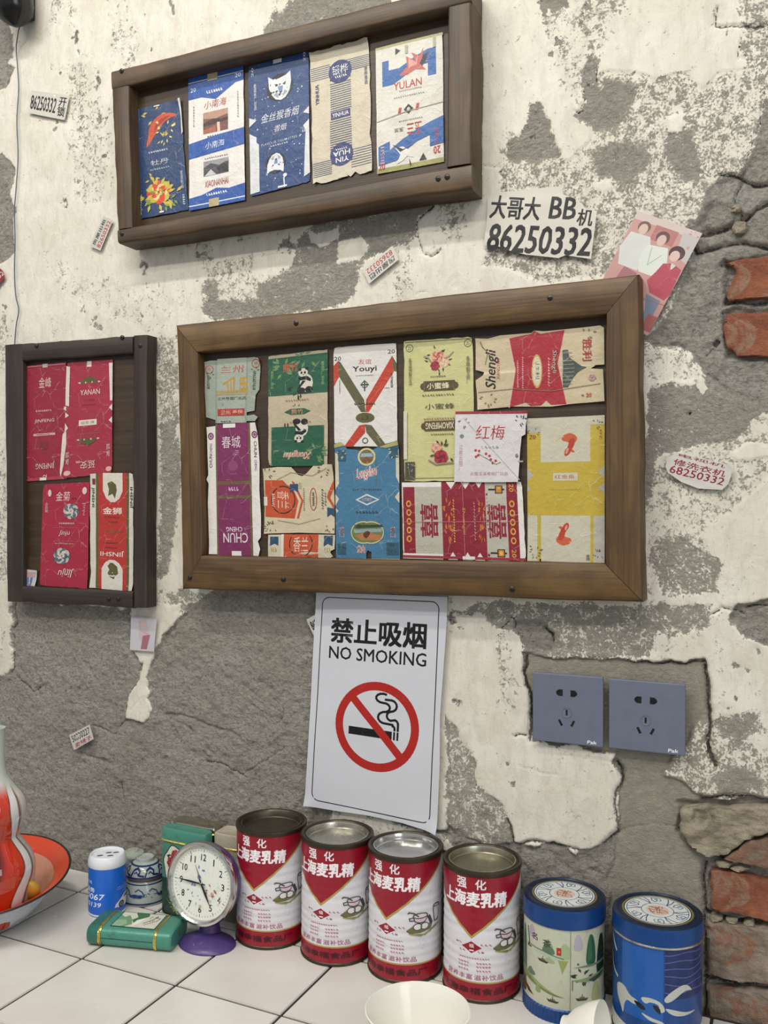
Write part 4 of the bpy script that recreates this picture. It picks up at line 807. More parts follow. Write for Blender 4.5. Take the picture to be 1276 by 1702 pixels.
pack([(554,577),(659,570),(661,742),(556,743)], OM, [
    P(OR3, (0,.19),(.08,.14),(.11,.17),(.09,.3),(0,.4)), P(OLG, (.08,.14),(.12,.16),(.49,.54),(.51,.66),(.44,.66),(.09,.30)), P(OR3, (.93,.12),(.52,.54),(.51,.66),(.56,.66),(.95,.28)), P(OLG, (.93,.12),(1,.2),(1,.28),(.95,.27)), X(DK, '20', .07, .12, .11, .04, 0, .02), X(DK, '20', .92, .08, .11, .04, 0, .02), X(OR3, '友谊', .51, .165, .2, .05, 0, 0), X(DK, 'Youyi', .5, .24, .38, .07, 0, .03), DT('#77776a', .5, .3, .28, .012, 10),
    RG('#3a4a3c', .5, .39, .045, .03, .012), L('#3a4a3c', .02, (.5,.35),(.5,.45)), L('#3a4a3c', .02, (.44,.39),(.56,.39)), DT('#3a3a34', .5, .58, .34, .02, 9), E('#5a5a34', .5, .715, .15, .05, 14), X('#2c2c18', '友谊', .5, .715, .12, .045, 0, .01), P(OR3, (.41,.79),(.5,.78),(.5,.86),(.3,1),(.16,1)), P(OLG, (.5,.78),(.6,.79),(.84,1),(.7,1),(.52,.86)), XV('#3a3a34', '友谊香烟', .92, .36, .04, .14), DT('#66665c', .1, .4, .015, .14, 9, True), DT('#66665c', .84, .43, .1, .01, 3), RG('#3a4a3c', .5, .94, .04, .025, .012)],
    '#dedcd8', 'white flattened Youyi pack crossed by orange and olive bands in the third column', G3, 36, rag=.004)
SB = '#45799c'
pack([(557,735),(663,732),(665,932),(559,931)], OM+.0005, [
    P('#cfc9b4', (0,.09),(.05,.1),(.06,.35),(0,.4)), P('#cfc9b4', (1,.07),(.95,.1),(.95,.3),(1,.36)), P('#cfc9b4', (0,.44),(.06,.48),(0,.54)), P('#cfc9b4', (1,.42),(.93,.47),(1,.52)), P('#cfc9b4', (0,.56),(.05,.58),(.02,.6)), E('#d0c890', .5, .13, .14, .075), E('#6c6a4c', .5, .13, .11, .06), P('#9ab0c0', (.42,.1),(.58,.1),(.6,.13),(.4,.13)), P('#7c4c2c', (.42,.16),(.5,.13),(.6,.16),(.5,.19)), L('#5c6a64', .012, (.64,.12),(.65,.36)),
    X('#dce0dc', 'Longshan', .5, .27, .34, .12, 10, .06, .2), X('#b03a34', 'Longshan', .5, .27, .34, .12, 10, .0, .2), DT('#27485e', .5, .405, .46, .016, 13), P('#d0d8d4', (.32,.49),(.5,.44),(.7,.49),(.5,.54)), P(SB, (.36,.49),(.5,.455),(.66,.49),(.5,.525)), X('#dce0dc', '龙山', .5, .49, .16, .028, 180, .05), X('#b03a34', '龙山', .5, .49, .16, .028, 180, 0), DT('#27485e', .5, .595, .36, .02, 7),
    [E('#cfc690', u, .765, .2, .095) for u in (.44,.56)], [E('#6e7a48', u, .765, .185, .086) for u in (.44,.56)], P('#b0764a', (.3,.79),(.5,.76),(.72,.79),(.7,.83),(.4,.83)), P('#2f4630', (.3,.70),(.74,.70),(.74,.72),(.3,.73)), P('#8aa4a4', (.28,.74),(.74,.73),(.72,.76),(.3,.77)), PS('#5c3018', (.42,.76),(.56,.75),(.52,.8),(.46,.82)), LEAVES('#27391f', .5, .71, .2, .2, 10, 2, .3),
    X('#dce0dc', '龙山', .4, .905, .13, .07, 0, .07), X('#a83a30', '龙山', .4, .905, .12, .065, 0, .02), XV('#dce0dc', '龙山', .1, .76, .08, .09), XV('#a83a30', '龙山', .1, .76, .07, .085), XV('#dce0dc', '龙山', .9, .76, .08, .09), XV('#a83a30', '龙山', .9, .76, .07, .085),
    R('#345a6c', .03, .86, .16, .95), LEAVES('#24404c', .09, .91, .07, .5, 10, 4, .5), R('#345a6c', .8, .85, .98, .95), LEAVES('#24404c', .88, .9, .08, .5, 10, 6, .5), R('#345a6c', .05, .07, .17, .16), LEAVES('#c0c8c0', .1, .1, .07, .5, 6, 3, .6), R('#345a6c', .86, .06, .99, .14), LEAVES('#c0c8c0', .92, .1, .08, .5, 9, 5, .6), P('#b8b070', (0,.02),(.1,.0),(.16,.03),(0,.05)), P('#b8b070', (.7,.05),(1,.0),(1,.04),(.8,.06)), R('#b8b058', 0, .985, 1, 1)],
    SB, 'sky blue flattened pack with an oval landscape at the bottom of the third column', G3, 37, curl=(.003,.004,0,0), outline=[(0,.01),(.12,.01),(.2,.06),(.35,.07),(.45,.09),(.6,.07),(.75,.03),(.88,.015),(1,0),(1,.5),(1,1),(.56,1),(.56,.93),(.5,.915),(.48,.94),(.48,1),(0,1),(0,.5)])
LY = '#cbc98e'; BR = '#5c4a2c'
pack([(671,567),(786,559),(790,799),(672,801)], OM, [
    R('#4c4a3c', .02, .012, 1, .017), R('#4c4a3c', .14, .975, 1, .98), RG('#55564a', .09, .055, .05, .025, .01), X('#55564a', '20', .09, .055, .05, .025), RG('#55564a', .93, .045, .05, .025, .01), X('#55564a', '20', .93, .045, .05, .025),
    LEAVES('#3c4434', .5, .15, .2, .5, 12, 3, .35), FL(.5, .125, .09, .48, ['#c87868', '#e0a890', '#b04844'], 8, 1), FL(.46, .19, .07, .48, ['#8c2430', '#a83444'], 8, 2), FL(.6, .17, .065, .48, ['#d8a890', '#e4c8b0'], 8, 3), L('#a88478', .02, (.3,.12),(.36,.13),(.4,.16)), L('#a88478', .02, (.72,.1),(.66,.13),(.6,.14)), DT('#6c6648', .5, .265, .22, .012, 8),
    R(BR, .29, .295, .74, .365), E(BR, .29, .33, .05, .025, 8), E(BR, .74, .33, .05, .025, 8), X('#dcd8b8', '小蜜蜂', .5, .33, .32, .045, 0, .03), DT('#8c6648', .5, .395, .46, .012, 12), X('#3c3c2c', '小蜜蜂', .52, .475, .42, .04, 0, .0), DT('#a8805c', .55, .56, .52, .012, 14), R(BR, .3, .575, .76, .645), E(BR, .3, .61, .05, .025, 8), X('#dcd8b8', 'XIAOMIFENG', .52, .61, .4, .045, 180, .02), DT('#6c6648', .55, .67, .32, .01, 10),
    LEAVES('#3c4434', .56, .8, .18, .5, 12, 6, .4), FL(.47, .765, .075, .48, ['#c87868', '#e0a890', '#d8b8a0'], 8, 5), FL(.53, .83, .1, .48, ['#8c2430', '#a83444', '#7c1c2c'], 9, 6), L('#a88478', .02, (.36,.85),(.46,.88),(.7,.87)), XV('#3c3c30', '香烟制品', .1, .22, .045, .19), XV('#3c3c30', '香烟制品厂', .93, .23, .05, .19),
    R('#4a483a', .02, .86, .16, .985), LEAVES('#b8b8a4', .1, .9, .07, .5, 12, 4, .4), R('#d4d2c0', 0, .5, .05, .84)],
    LY, 'pale yellow flattened pack with rose bouquets at the top of the fourth column', G3, 38, rag=.005, curl=(.001,.001,0,.001))
MR = '#8c1d34'; SG = '#bab6a8'
DX = lambda x: [R(MR, x-.07, .22+.12, x+.07, .62+.02), [R(SG, x-.05, .38+k*.125, x-.015, .43+k*.125) for k in (0, 1)], [R(SG, x+.02, .37+k*.125, x+.045, .44+k*.125) for k in (0, 1)], [L(SG, .006, (x-.07, y), (x+.07, y)) for y in (.36,.485,.5,.62)], L(SG, .01, (x-.005,.34),(x-.005,.64))]
def LANT(x, y): return [L('#2a1814', .012, (x-.07,y),(x+.05,y)), R('#2a1814', x-.02, y-.05, x+.04, y+.05), R('#c8882c', x-.012, y-.04, x+.032, y+.04), E('#e8b84c', x+.01, y, .014, .03, 8)]
pack([(668,802),(868,800),(875,934),(670,928)], OM+.0002, [
    R(MR, .01, .05, .11, 1), R(SG, .11, .05, .34, 1), R(MR, .34, .0, .72, 1), R(SG, .70, 0, .87, 1), R(MR, .87, 0, .955, 1), R(KW, 0, .0, .34, .06), R(KW, .0, .93, .34, 1), P(KW, (.38,.0),(.42,.09),(.46,.0)), P(KW, (.5,.0),(.54,.09),(.58,0)), P(KW, (.62,.0),(.65,.08),(.68,0)), P(KW, (.38,1),(.42,.9),(.46,1)), P(KW, (.5,1),(.54,.9),(.58,1)), P(KW, (.6,1),(.64,.9),(.68,1)),
    X(MR, '囍', .23, .5, .15, .44, 90, .03), X(MR, '囍', .785, .5, .15, .44, 90, .03), [E('#d8a83c', .058, .28+k*.115, .022, .045, 10) for k in range(5)], [E(MR, .058, .28+k*.115, .013, .028, 6) for k in range(5)], [E('#d8a83c', .91, .28+k*.115, .022, .045, 10) for k in range(5)], [E(MR, .91, .28+k*.115, .013, .028, 6) for k in range(5)], X('#d8a83c', '20', .91, .08, .035, .1, 270, .02), X('#d8a83c', '20', .91, .9, .035, .1, 270, .02), LANT(.8,.1), LANT(.8,.9),
    LEAVES('#c8762c', .39, .36, .03, 3.6, 12, 3, .9), LEAVES('#c8762c', .39, .66, .03, 3.6, 12, 4, .9), LEAVES('#c8762c', .665, .36, .02, 4.6, 12, 5, 1), LEAVES('#c8762c', .665, .66, .02, 4.6, 12, 6, 1), DT('#d8a83c', .44, .5, .012, .56, 16, True), X('#d8a83c', 'Shuangxi', .52, .5, .03, .34, 270, 0, .2), DT('#c88a8c', .61, .5, .012, .5, 12, True), L('#c87c88', .004, (0,.52),(.96,.5)), L('#c87c88', .004, (.52,0),(.52,1)), R('#a03040', 0, .955, 1, .985), R(KW, .5, .95, .6, .99)],
    KW, 'crimson and silver double-happiness pack with lanterns at the bottom of the large frame', G3, 39, rag=.004)
CR = '#c9bb9b'
pack([(791,557),(1004,541),(1005,671),(791,683)], OM+.0003, [
    P(RED, (.27,.08),(.45,.04),(.47,.0),(.52,.05),(.71,.02),(.66,.45),(.72,.98),(.6,.98),(.56,.92),(.52,.98),(.44,.98),(.40,.93),(.27,.98),(.32,.5)), L('#d8b4a4', .008, (.27,.08),(.32,.5),(.27,.98)), L('#d8b4a4', .008, (.71,.02),(.655,.45),(.72,.98)), E('#c8a860', .49, .53, .042, .22), E('#d8d0b8', .49, .53, .034, .19), X('#2c2420', '胜利', .495, .53, .03, .2, 270), X('#2c1e1c', 'Shengli', .135, .47, .11, .5, 90, .02, .3), X('#a8383c', 'XIANGYAN', .185, .47, .025, .27, 90, .01),
    DT('#e0b0a8', .34, .55, .012, .36, 14, True), DT('#e0b0a8', .38, .55, .012, .44, 16, True), X('#241a1a', 'Shengli', .628, .42, .04, .29, 270, .06, .2), X('#e0c8b8', 'Shengli', .625, .42, .04, .29, 270, 0, .2), DT('#e0b0a8', .585, .55, .014, .38, 10, True),
    P('#4c5450', (.69,.28),(.73,.28),(.74,.38),(.8,.46),(.83,.5),(.87,.52),(.83,.55),(.8,.58),(.76,.66),(.73,.76),(.69,.76)), [L('#a8a490', .004, (.69,.32+.05*k),(.78-.005*abs(k-4),.32+.05*k)) for k in range(9)], X('#b0383c', '胜利', .875, .3, .07, .28, 270, .02), X('#b0383c', '20', .885, .88, .04, .05, 0, .02), DT('#5c5448', .84, .88, .02, .03, 2), FL(.91, .66, .03, 1.4, ['#b89c90', '#a8848c'], 6, 2), L('#6c5c44', .004, (.05,.15),(.1,.25),(.08,.4)), L('#8c7c60', .005, (.02,.76),(.3,.74),(.6,.8),(.97,.74)), L('#6c5c44', .006, (.04,.1),(.06,.18)),
    LEAVES('#7c6c4c', .1, .86, .07, 1.4, 9, 3, .4), LEAVES('#7c6c4c', .88, .1, .06, 1.4, 8, 4, .5)],
    CR, 'cream and red sideways Shengli pack at the upper right of the large frame', G3, 40, curl=(.005,.003,.002,.003), amp=.0018, outline=[(0,.05),(.1,.06),(.2,.03),(.45,.03),(.47,.0),(.55,.02),(.97,0),(1,.03),(1,.5),(.94,.5),(.9,.54),(.99,.56),(1,.97),(.75,.98),(.6,1),(.3,.97),(.02,.99),(.0,.6),(.06,.54),(.07,.5),(.0,.46)])
YL = '#c2ab3e'; CW = '#cac6b2'
def FISH(x, y, s, f=1, asp=.54):
    q = lambda *p: [(x+a*s*f, y+b*s*asp*f) for a, b in p]
    return [PS('#c8603c', *q((-.5,-.8),(.1,-1),(.6,-.7),(.6,-.35),(.2,-.1),(-.1,-.3),(-.6,-.4))), PS('#b8402c', *q((0,-.5),(.4,-.6),(.45,-.2),(.2,.3),(-.05,.7),(-.35,.8),(-.4,.4),(-.1,.1))), PS('#d89880', *q((-.2,.2),(.0,.2),(-.15,.6),(-.3,.6))), PS('#c8603c', *q((.2,.2),(.5,.5),(.1,.5))), L('#d8a890', .01, *q((-1,-.4),(-.7,-.6),(-.4,-.7)))]
pack([(876,696),(1005,690),(1005,936),(877,932)], OM, [
    R('#b8b4ac', .0, .06, .18, .1), R(CW, .18, .0, .82, .31), R(CW, .0, .68, .13, 1), R(YL, .13, .68, .16, 1), R(CW, .18, .68, .82, 1), R(YL, .82, .68, .86, 1), R('#bdb9b0', .86, .68, 1, 1), R(CW, .0, 0, 1, .06), P('#b4b0ac', (0,.35),(.08,.4),(0,.44)), P('#b4b0ac', (1,.34),(.92,.38),(1,.42)), P('#b4b0ac', (1,.46),(.92,.49),(1,.53)), P('#b4b0ac', (0,.47),(.04,.49),(0,.52)),
    FISH(.55, .2, .17), FISH(.48, .8, .17, -1), R(CW, .34, .385, .66, .44), X('#9a3c2c', '红金鱼', .49, .412, .26, .026, 0, .0), DT('#b0a050', .5, .5, .4, .01, 14), X('#a8503c', '20', .07, .13, .09, .03, 0, .02), X('#a8503c', '20', .95, .13, .03, .07, 90, .02), LEAVES('#6c6648', .08, .1, .08, .5, 10, 3, .4), LEAVES('#6c6648', .9, .06, .08, .5, 10, 4, .4), LEAVES('#6c6648', .1, .93, .1, .5, 16, 5, .35), LEAVES('#5c583c', .92, .94, .07, .5, 10, 6, .4), XV('#3c3a30', '香烟', .79, .965, .05, .04)],
    YL, 'yellow flattened pack with two red goldfish at the lower right of the large frame', G3, 41, curl=(.003,.001,.001,.002), outline=[(0,.02),(.15,.01),(.2,.035),(.42,.03),(.43,.06),(.55,.06),(.57,.0),(.63,.0),(.66,.03),(.72,.045),(.85,.03),(.97,.0),(1,.02),(1,.5),(1,1),(.62,.99),(.58,.96),(.56,.99),(.36,.985),(.33,.96),(.32,.985),(.26,.95),(.24,.985),(0,.98),(0,.5)])
pack([(757,684),(878,683),(871,801),(755,802)], OM+.0026, [
    R('#9a3440', .0, 0, 1, .04), X('#b03038', '红梅', .5, .3, .4, .2, 0, .0, .1), DT('#9c9a98', .5, .51, .26, .04, 5), [E('#b8384c', u, v, .02, .02, 8) for u, v in ((.3,.55),(.34,.62),(.31,.64),(.35,.56),(.45,.6),(.52,.68),(.55,.73),(.59,.7),(.5,.63))], L('#6c7c5c', .01, (.34,.6),(.45,.66),(.6,.75),(.66,.72)), X('#c08c94', '云南玉溪卷烟厂出品', .5, .88, .54, .05), XV('#c08c94', '江南云烟厂', .09, .65, .055, .36), E('#7c8c84', .1, .35, .03, .03, 10), LEAVES('#7c6c44', .12, .16, .07, 1, 7, 3, .6), LEAVES('#505458', .9, .14, .09, 1, 12, 4, .5), E('#5c6c64', .88, .63, .02, .03, 10), R('#a8b0a8', .9, .7, .97, .72), L('#bcb8bc', .01, (.12,.1),(.94,.97))],
    '#dad6d8', 'white square pack with two large red characters overlapping its neighbours', G3, 42, curl=(0,.003,.003,0), outline=[(0,0),(.45,.0),(.46,.03),(.5,0),(1,0),(.98,.2),(.98,.33),(.93,.36),(.92,.6),(.92,1),(.45,1),(0,.99)])

# ------------------------------------------------------------------ papers stuck on the wall
SG1 = 'small advert stickers on the wall'
ST = .0034
sheet('sticker', [(52,150),(116,159),(108,200),(47,188)], ST, [X('#1c1c1c', '86250332', .37, .5, .68, .62, 0, .02), X('#1c1c1c', '开\n锁', .86, .5, .2, .78, 0, .03), E('#e8e8e2', .62, .1, .03, .05, 8)], '#cfccc2', 'translucent white sticker with black phone number near the upper left corner', 'sticker', SG1, seed=3, wear=.3, gloss=.35, amp=.0006, rag=.003)
sheet('sticker', [(172,359),(188,366),(167,417),(149,409)], ST, [X('#1c1c1c', '房屋出租', .28, .5, .3, .84, 90, .03), X('#b02c34', '82650332', .72, .5, .34, .86, 90, .02)], '#cbc8be', 'narrow slanted sticker left of the top frame with black and red print', 'sticker', SG1, seed=4, wear=.3, amp=.0005, rag=0)
sheet('sticker', [(603,449),(652,408),(663,431),(613,472)], ST, [X('#1c1c1c', '房屋出租', .5, .73, .84, .36, 180, .03), X('#b02c34', '82650332', .5, .3, .84, .34, 180, .02)], '#d2cfc6', 'slanted upside-down sticker between the two big frames with red number', 'sticker', SG1, seed=5, wear=.3, amp=.0005, rag=0)
sheet('sticker', [(-40,428),(0,446),(13,456),(-28,510)], ST, [X('#dcc8c4', '0332', .72, .78, .5, .34, 50, .02)] if 0 else [X('#dcc8c4', '82650332', .5, .6, .9, .34, 0, .02)], '#8c2c38', 'dark red sticker cut by the left edge of the picture', 'sticker', SG1, seed=6, wear=.3, amp=.0005, rag=0, outline=[(0,0),(.75,0),(1,.0),(1,.3),(.9,.98),(0,1)])
def BIGTXT(s, x, y, w, h, it): return X('#131313', s, x, y, w, h, 0, .03, it)
sheet('poster', [(812,315),(992,323),(985,430),(803,421)], ST, [BIGTXT('大哥大', .27, .27, .47, .37, .08), BIGTXT('BB', .71, .24, .24, .35, .1), BIGTXT('机', .91, .37, .14, .27, .1), BIGTXT('86250332', .51, .75, .95, .45, .12),
      P('#d6d2c6', (.75,.0),(1.02,-.02),(1.03,.25),(.93,.26),(.88,.15),(.8,.12)) if 0 else [], ], '#d3cfc3', 'torn white poster with large black phone number right of the top frame', 'poster', None, seed=8, wear=.15, grid=True, outline=[(.0,.12),(.1,.04),(.3,.0),(.5,-.06),(.68,-.1),(.7,.02),(.78,.08),(.88,.16),(.9,.22),(1.01,.26),(.985,1.01),(.76,.97),(.7,1.02),(.4,.99),(.22,.93),(.1,.86),(.0,.88),(.01,.5)])
sheet('photo_print', [(1060,351),(1167,388),(1077,558),(975,516)], ST+.0004, [
    R('#c89a94', 0, 0, 1, 1), R('#d4c4bc', .0, .0, 1, .07), P('#c4c0bc', (.75,.05),(1,.05),(1,.3),(.8,.25)), R('#b87c78', .35, .06, .7, .2), E('#7c5c58', .2, .115, .095, .055), E('#d8bcb0', .2, .135, .065, .05), P('#d8d8d4', (.05,.19),(.35,.18),(.45,.3),(.4,.5),(.1,.5),(-.0,.35)), E('#6c4c4c', .52, .15, .1, .06), E('#d8bcb0', .52, .175, .065, .052),
    P('#dde2da', (.36,.25),(.66,.22),(.75,.35),(.68,.5),(.42,.5),(.35,.4)), L('#b0bc94', .012, (.44,.26),(.5,.42),(.62,.3)), E('#54343a', .81, .235, .115, .065), E('#dcc0b4', .8, .265, .07, .05), P('#b84c5c', (.7,.36),(.82,.33),(.98,.36),(1,.6),(.96,.66),(.72,.64),(.6,.55),(.66,.45)), P('#dcd4cc', (.8,.33),(.88,.34),(.84,.4)),
    P('#7888a0', (.68,.66),(.92,.68),(.92,.95),(.8,1),(.72,.98),(.78,.8)), P('#8c98ac', (.56,.7),(.7,.7),(.7,.95),(.62,.96)), P('#a87078', (.2,.5),(.42,.52),(.5,.9),(.1,.9)), L('#a86a60', .01, (0,.74),(1,.7)), R('#a8605c', .85, .82, 1, .97)],
    '#d0b8b0', 'faded pinkish print of three people half hidden behind the large frame', 'photo', None, seed=9, wear=.35, amp=.0008, rag=0)
sheet('sticker', [(1112,752),(1222,780),(1205,815),(1103,790)], ST, [X('#8c2434', '修洗衣机', .5, .32, .8, .28, 0, .03), X('#8c2434', '68250332', .5, .66, .86, .34, 0, .02), X('#8c2434', '电视机', .5, .0, .7, .14, 0, .02)], '#d2cec8', 'white sticker with rounded torn edge and dark red number right of the large frame', 'sticker', SG1, seed=10, wear=.3, amp=.0008, outline=[(.1,-.08),(.5,-.1),(.9,-.12),(.97,.05),(1,.7),(.95,1.02),(.6,1.2),(.3,1.1),(.05,.85),(-.01,.6),(.0,.25)])
sheet('sticker', [(115,1222),(149,1204),(156,1228),(123,1247)], ST, [X('#1c1c1c', '50330227', .5, .33, .86, .42, 0, .02), X('#9c2434', '卖铺子', .52, .8, .8, .3, 0, .03)], '#cfccc4', 'small white sticker on the bare grey cement above the blue can', 'sticker', SG1, seed=11, wear=.3, amp=.0004, rag=0)
sheet('sticker', [(509,1030),(540,1012),(556,1040),(522,1058)], ST, [X('#1c1c1c', '86250332', .5, .45, .86, .5, 0, .03)], '#cfccc4', 'white sticker peeking out from behind the no smoking sign', 'sticker', SG1, seed=12, wear=.3, amp=.0003, rag=0)
sheet('photo_card', [(218,1024),(261,1028),(256,1083),(216,1080)], ST, [P('#cbb8c0', (.3,.1),(.6,.05),(.75,.5),(.6,.9),(.35,.6)), E('#d8b4a8', .5, .22, .1, .08), P('#a86c78', (.5,.55),(.8,.5),(.7,.95),(.45,.95)), L('#b8a8ac', .03, (.35,.1),(.4,.4),(.7,.5))], '#c9c8ce', 'pale faded picture card stuck below the small dark frame', 'photo', None, seed=13, wear=.3, amp=.0006, rag=0)
# no smoking sign
def arc(cx, cy, rx, ry, a0, a1, n=24): return [(cx+rx*math.cos(R_(a0+(a1-a0)*i/n)), cy+ry*math.sin(R_(a0+(a1-a0)*i/n))) for i in range(n+1)]
AS = 1/1.58
bx0, bx1, by0, by1, br = .055, .945, .022, .965, .055
border = []
for cx, cy, a in ((bx1-br, by0+br*AS, 270), (bx1-br, by1-br*AS, 0), (bx0+br, by1-br*AS, 90), (bx0+br, by0+br*AS, 180)): border += arc(cx, cy, br, br*AS, a, a+90, 8)
border.append(border[0])
ccx, ccy, cr = .525, .585, .31
kk = math.sqrt(.5)
no = [X('#141418', '禁止吸烟', .5, .17, .73, .115, 0, .04), X('#141418', 'NO SMOKING', .5, .272, .74, .058, 0, .02), ('L', '#22222a', border, .007),
      R('#141414', ccx-.21, ccy+.012, ccx+.118, ccy+.048), R('#141414', ccx+.128, ccy+.012, ccx+.142, ccy+.048), R('#141414', ccx+.153, ccy+.012, ccx+.167, ccy+.048),
      L('#141414', .016, *(arc(ccx+.04, ccy-.13, .05, .02, 300, 90, 8)+arc(ccx+.05, ccy-.09, .045, .02, 270, 450, 8)[1:]+arc(ccx+.06, ccy-.045, .05, .025, 270, 90, 8)[1:]+[(ccx+.12, ccy-.018)]+arc(ccx+.12, ccy+.0, .016, .012, 270, 360, 4)+[(ccx+.136, ccy+.006)])),
      L('#141414', .016, *([(ccx+.06, ccy-.125)]+arc(ccx+.1, ccy-.1, .045, .025, 280, 440, 8)+arc(ccx+.11, ccy-.055, .035, .02, 260, 100, 8)+arc(ccx+.13, ccy-.02, .03, .02, 280, 360, 5)+[(ccx+.16, ccy+.006)])),
      ('L', '#b4261f', arc(ccx, ccy, cr-.025, (cr-.025)*AS, 0, 360, 60), .058), L('#b4261f', .056, (ccx-(cr-.03)*kk, ccy-(cr-.03)*kk*AS), (ccx+(cr-.03)*kk, ccy+(cr-.03)*kk*AS))]
sheet('no_smoking_sign', [(526,984),(744,992),(726,1386),(507,1338)], ST+.0008, no, '#d6d7de', 'white paper no smoking sign with red prohibition ring taped under the large frame', 'sign', None, seed=15, wear=.12, gloss=.3, amp=.0022, cell=.006, rag=0, curl=(0,0,.006,.004),
      outline=[(0,0),(1,0),(1.005,.1),(.995,.3),(.985,.5),(1,.7),(1,.9),(1,1),(.75,.985),(.5,.985),(.25,.995),(0,1),(.005,.7),(0,.4)])
# ------------------------------------------------------------------ things on the counter
def CYL(rf, u_to_a, H):
    """map a print mesh onto a body of revolution"""
    def f(bm, Wm, Hm):
        for v in bm.verts:
            u = v.co.x/Wm; z = v.co.y; a = u_to_a(u); r = rf(z)+v.co.z; v.co = (r*math.cos(a), r*math.sin(a), z+H)
    return f
def wrap(name, items, base_col, r, h, z0, parent, rf=None, facing=0, matf=None, cell=None, cellv=.003, base=None, zoff=0.0):
    Wm = 2*PI*r; bm, mats = print_bm(items, Wm, h, base, base_col, matf=matf or (lambda c: paint(c, .28)), cell=Wm/80, cellv=cellv, lay=.00008)
    rf = rf or (lambda z: r)
    for v in bm.verts:
        # stay on the facets of the cut grid, so that no layer pokes through the next
        cu_ = Wm/80; ix = math.floor(v.co.x/cu_+1e-6); hf = PI/80; mid = ((ix+.5)/80-.5)*2*PI; al = (v.co.x/Wm-.5)*2*PI
        y0_ = math.floor(v.co.y/cellv+1e-6)*cellv; y1_ = min(y0_+cellv, h); tq = (v.co.y-y0_)/max(y1_-y0_, 1e-9)
        rr_ = rf(y0_)*(1-tq)+rf(y1_)*tq
        a = facing + al; q = (rr_+v.co.z+zoff)*math.cos(hf)/math.cos(min(hf, abs(al-mid))); v.co = (q*math.cos(a), q*math.sin(a), v.co.y+z0)
    bmesh.ops.remove_doubles(bm, verts=bm.verts[:], dist=1e-6)
    return from_bm(name, bm, mats, parent)
U = lambda deg: .5+deg/360
RIMD = paint('#4b4538', .38, .85, .5, 'tarnished_rim'); TIN = paint('#b5b2a6', .26, 1, .35, 'tin_plate', .0006); TIND = paint('#5c564a', .42, .9, .6, 'dull_tin')
CRED = '#8e1226'; CW2 = '#d3d2d6'; GLD = '#a8904a'
def can_items():
    it = [P(CW2, (U(-100),.0),(U(100),.0),(U(0),.5)) if 0 else P(GLD, (U(-110),-.0),(U(110),-.0),(U(0),.505)), P(CRED, (U(-106),0),(U(106),0),(U(0),.482)), R(CRED, 0, 0, 1, .012), R(GLD, 0, .852, 1, .872), R(CRED, 0, .864, 1, 1)]
    it += [X('#e6e2e4', '强', U(-16), .062, .045, .088, 0, .03), X('#e6e2e4', '化', U(13), .062, .045, .085, 0, .03), X('#e9e5e7', '上海麦乳精', U(2), .185, .285, .125, 0, .05, .05)]
    it += [DIA(CRED, U(0), .575, .042, 1.15), X('#e6e2e4', '福', U(0), .562, .02, .032, 0, .01), L('#e6e2e4', .004, (U(-3),.602),(U(3),.602)), DT('#a05868', U(-20), .55, .03, .014, 2), DT('#a05868', U(22), .55, .05, .014, 3), DT('#a05868', U(-14), .61, .03, .014, 2), DT('#a05868', U(14), .61, .03, .014, 2)]
    it += [DT('#b05c6c', U(4), .665, .13, .012, 12), DT('#b05c6c', U(-12), .70, .05, .012, 4), DT('#b05c6c', U(18), .70, .06, .012, 5), DT('#b05c6c', U(-12), .73, .05, .012, 4), DT('#b05c6c', U(18), .73, .06, .012, 5), DT('#b05c6c', U(-12), .76, .05, .012, 4), DT('#b05c6c', U(18), .76, .06, .012, 5)]
    it += [X('#9c3458', '营养丰富', U(-20), .815, .12, .042), X('#9c3458', '滋补饮品', U(26), .815, .12, .042), X('#3c1018', '上海幸福食品厂', U(6), .928, .33, .055, 0, .02)]
    k = '#3a3834'; c = U(54)
    it += [P('#d0b8be', (c-.035,.455),(c+.03,.46),(c+.022,.505),(c-.02,.51)), RG(k, c, .455, .033, .02, .004), L(k, .004, (c-.033,.46),(c-.025,.50),(c,.515),(c+.02,.505),(c+.033,.46)), L(k, .005, (c-.01,.46),(c-.03,.43),(c-.05,.42),(c-.055,.43)), L(k, .004, (c-.034,.465),(c-.05,.47),(c-.048,.49),(c-.03,.49)),
           P('#6c6a40', (c-.06,.57),(c-.03,.53),(c+.02,.545),(c+.06,.52),(c+.05,.58),(c,.6),(c-.04,.6)), E('#d8d4d4', c-.014, .545, .019, .028, 12), E('#d8d4d4', c+.018, .545, .019, .028, 12), RG(k, c-.014, .545, .019, .028, .0035, 12), RG(k, c+.018, .545, .019, .028, .0035, 12), L('#5c5a30', .005, (c-.06,.575),(c-.03,.61),(c+.02,.62),(c+.08,.57)), L('#8c8a50', .005, (c-.05,.6),(c,.625),(c+.05,.6),(c+.1,.56)),
           P('#c8c0c8', (c+.065,.40),(c+.105,.40),(c+.098,.51),(c+.07,.51)), L(k, .004, (c+.065,.40),(c+.07,.53),(c+.095,.53),(c+.105,.40)), RG(k, c+.085, .40, .02, .012, .004, 12), P('#3a3834', (c+.03,.47),(c+.045,.46),(c+.06,.53),(c+.05,.55))]
    # the same device on the back of the tin
    it += [P(CRED, (0,0),(U(-140),0),(0,.25)), P(CRED, (1,0),(U(140),0),(1,.25))]
    return it
RC, HC = .0477, .1557
def can_r(z, H=HC-.010):
    v = 1-z/H; w = 0
    for c in (.30, .37, .44): w += math.exp(-((v-c)/.017)**2)
    for c in (.60, .67, .74, .80): w += math.exp(-((v-c)/.017)**2)
    return RC-.0012 - .0008*w*1.0 + .0003
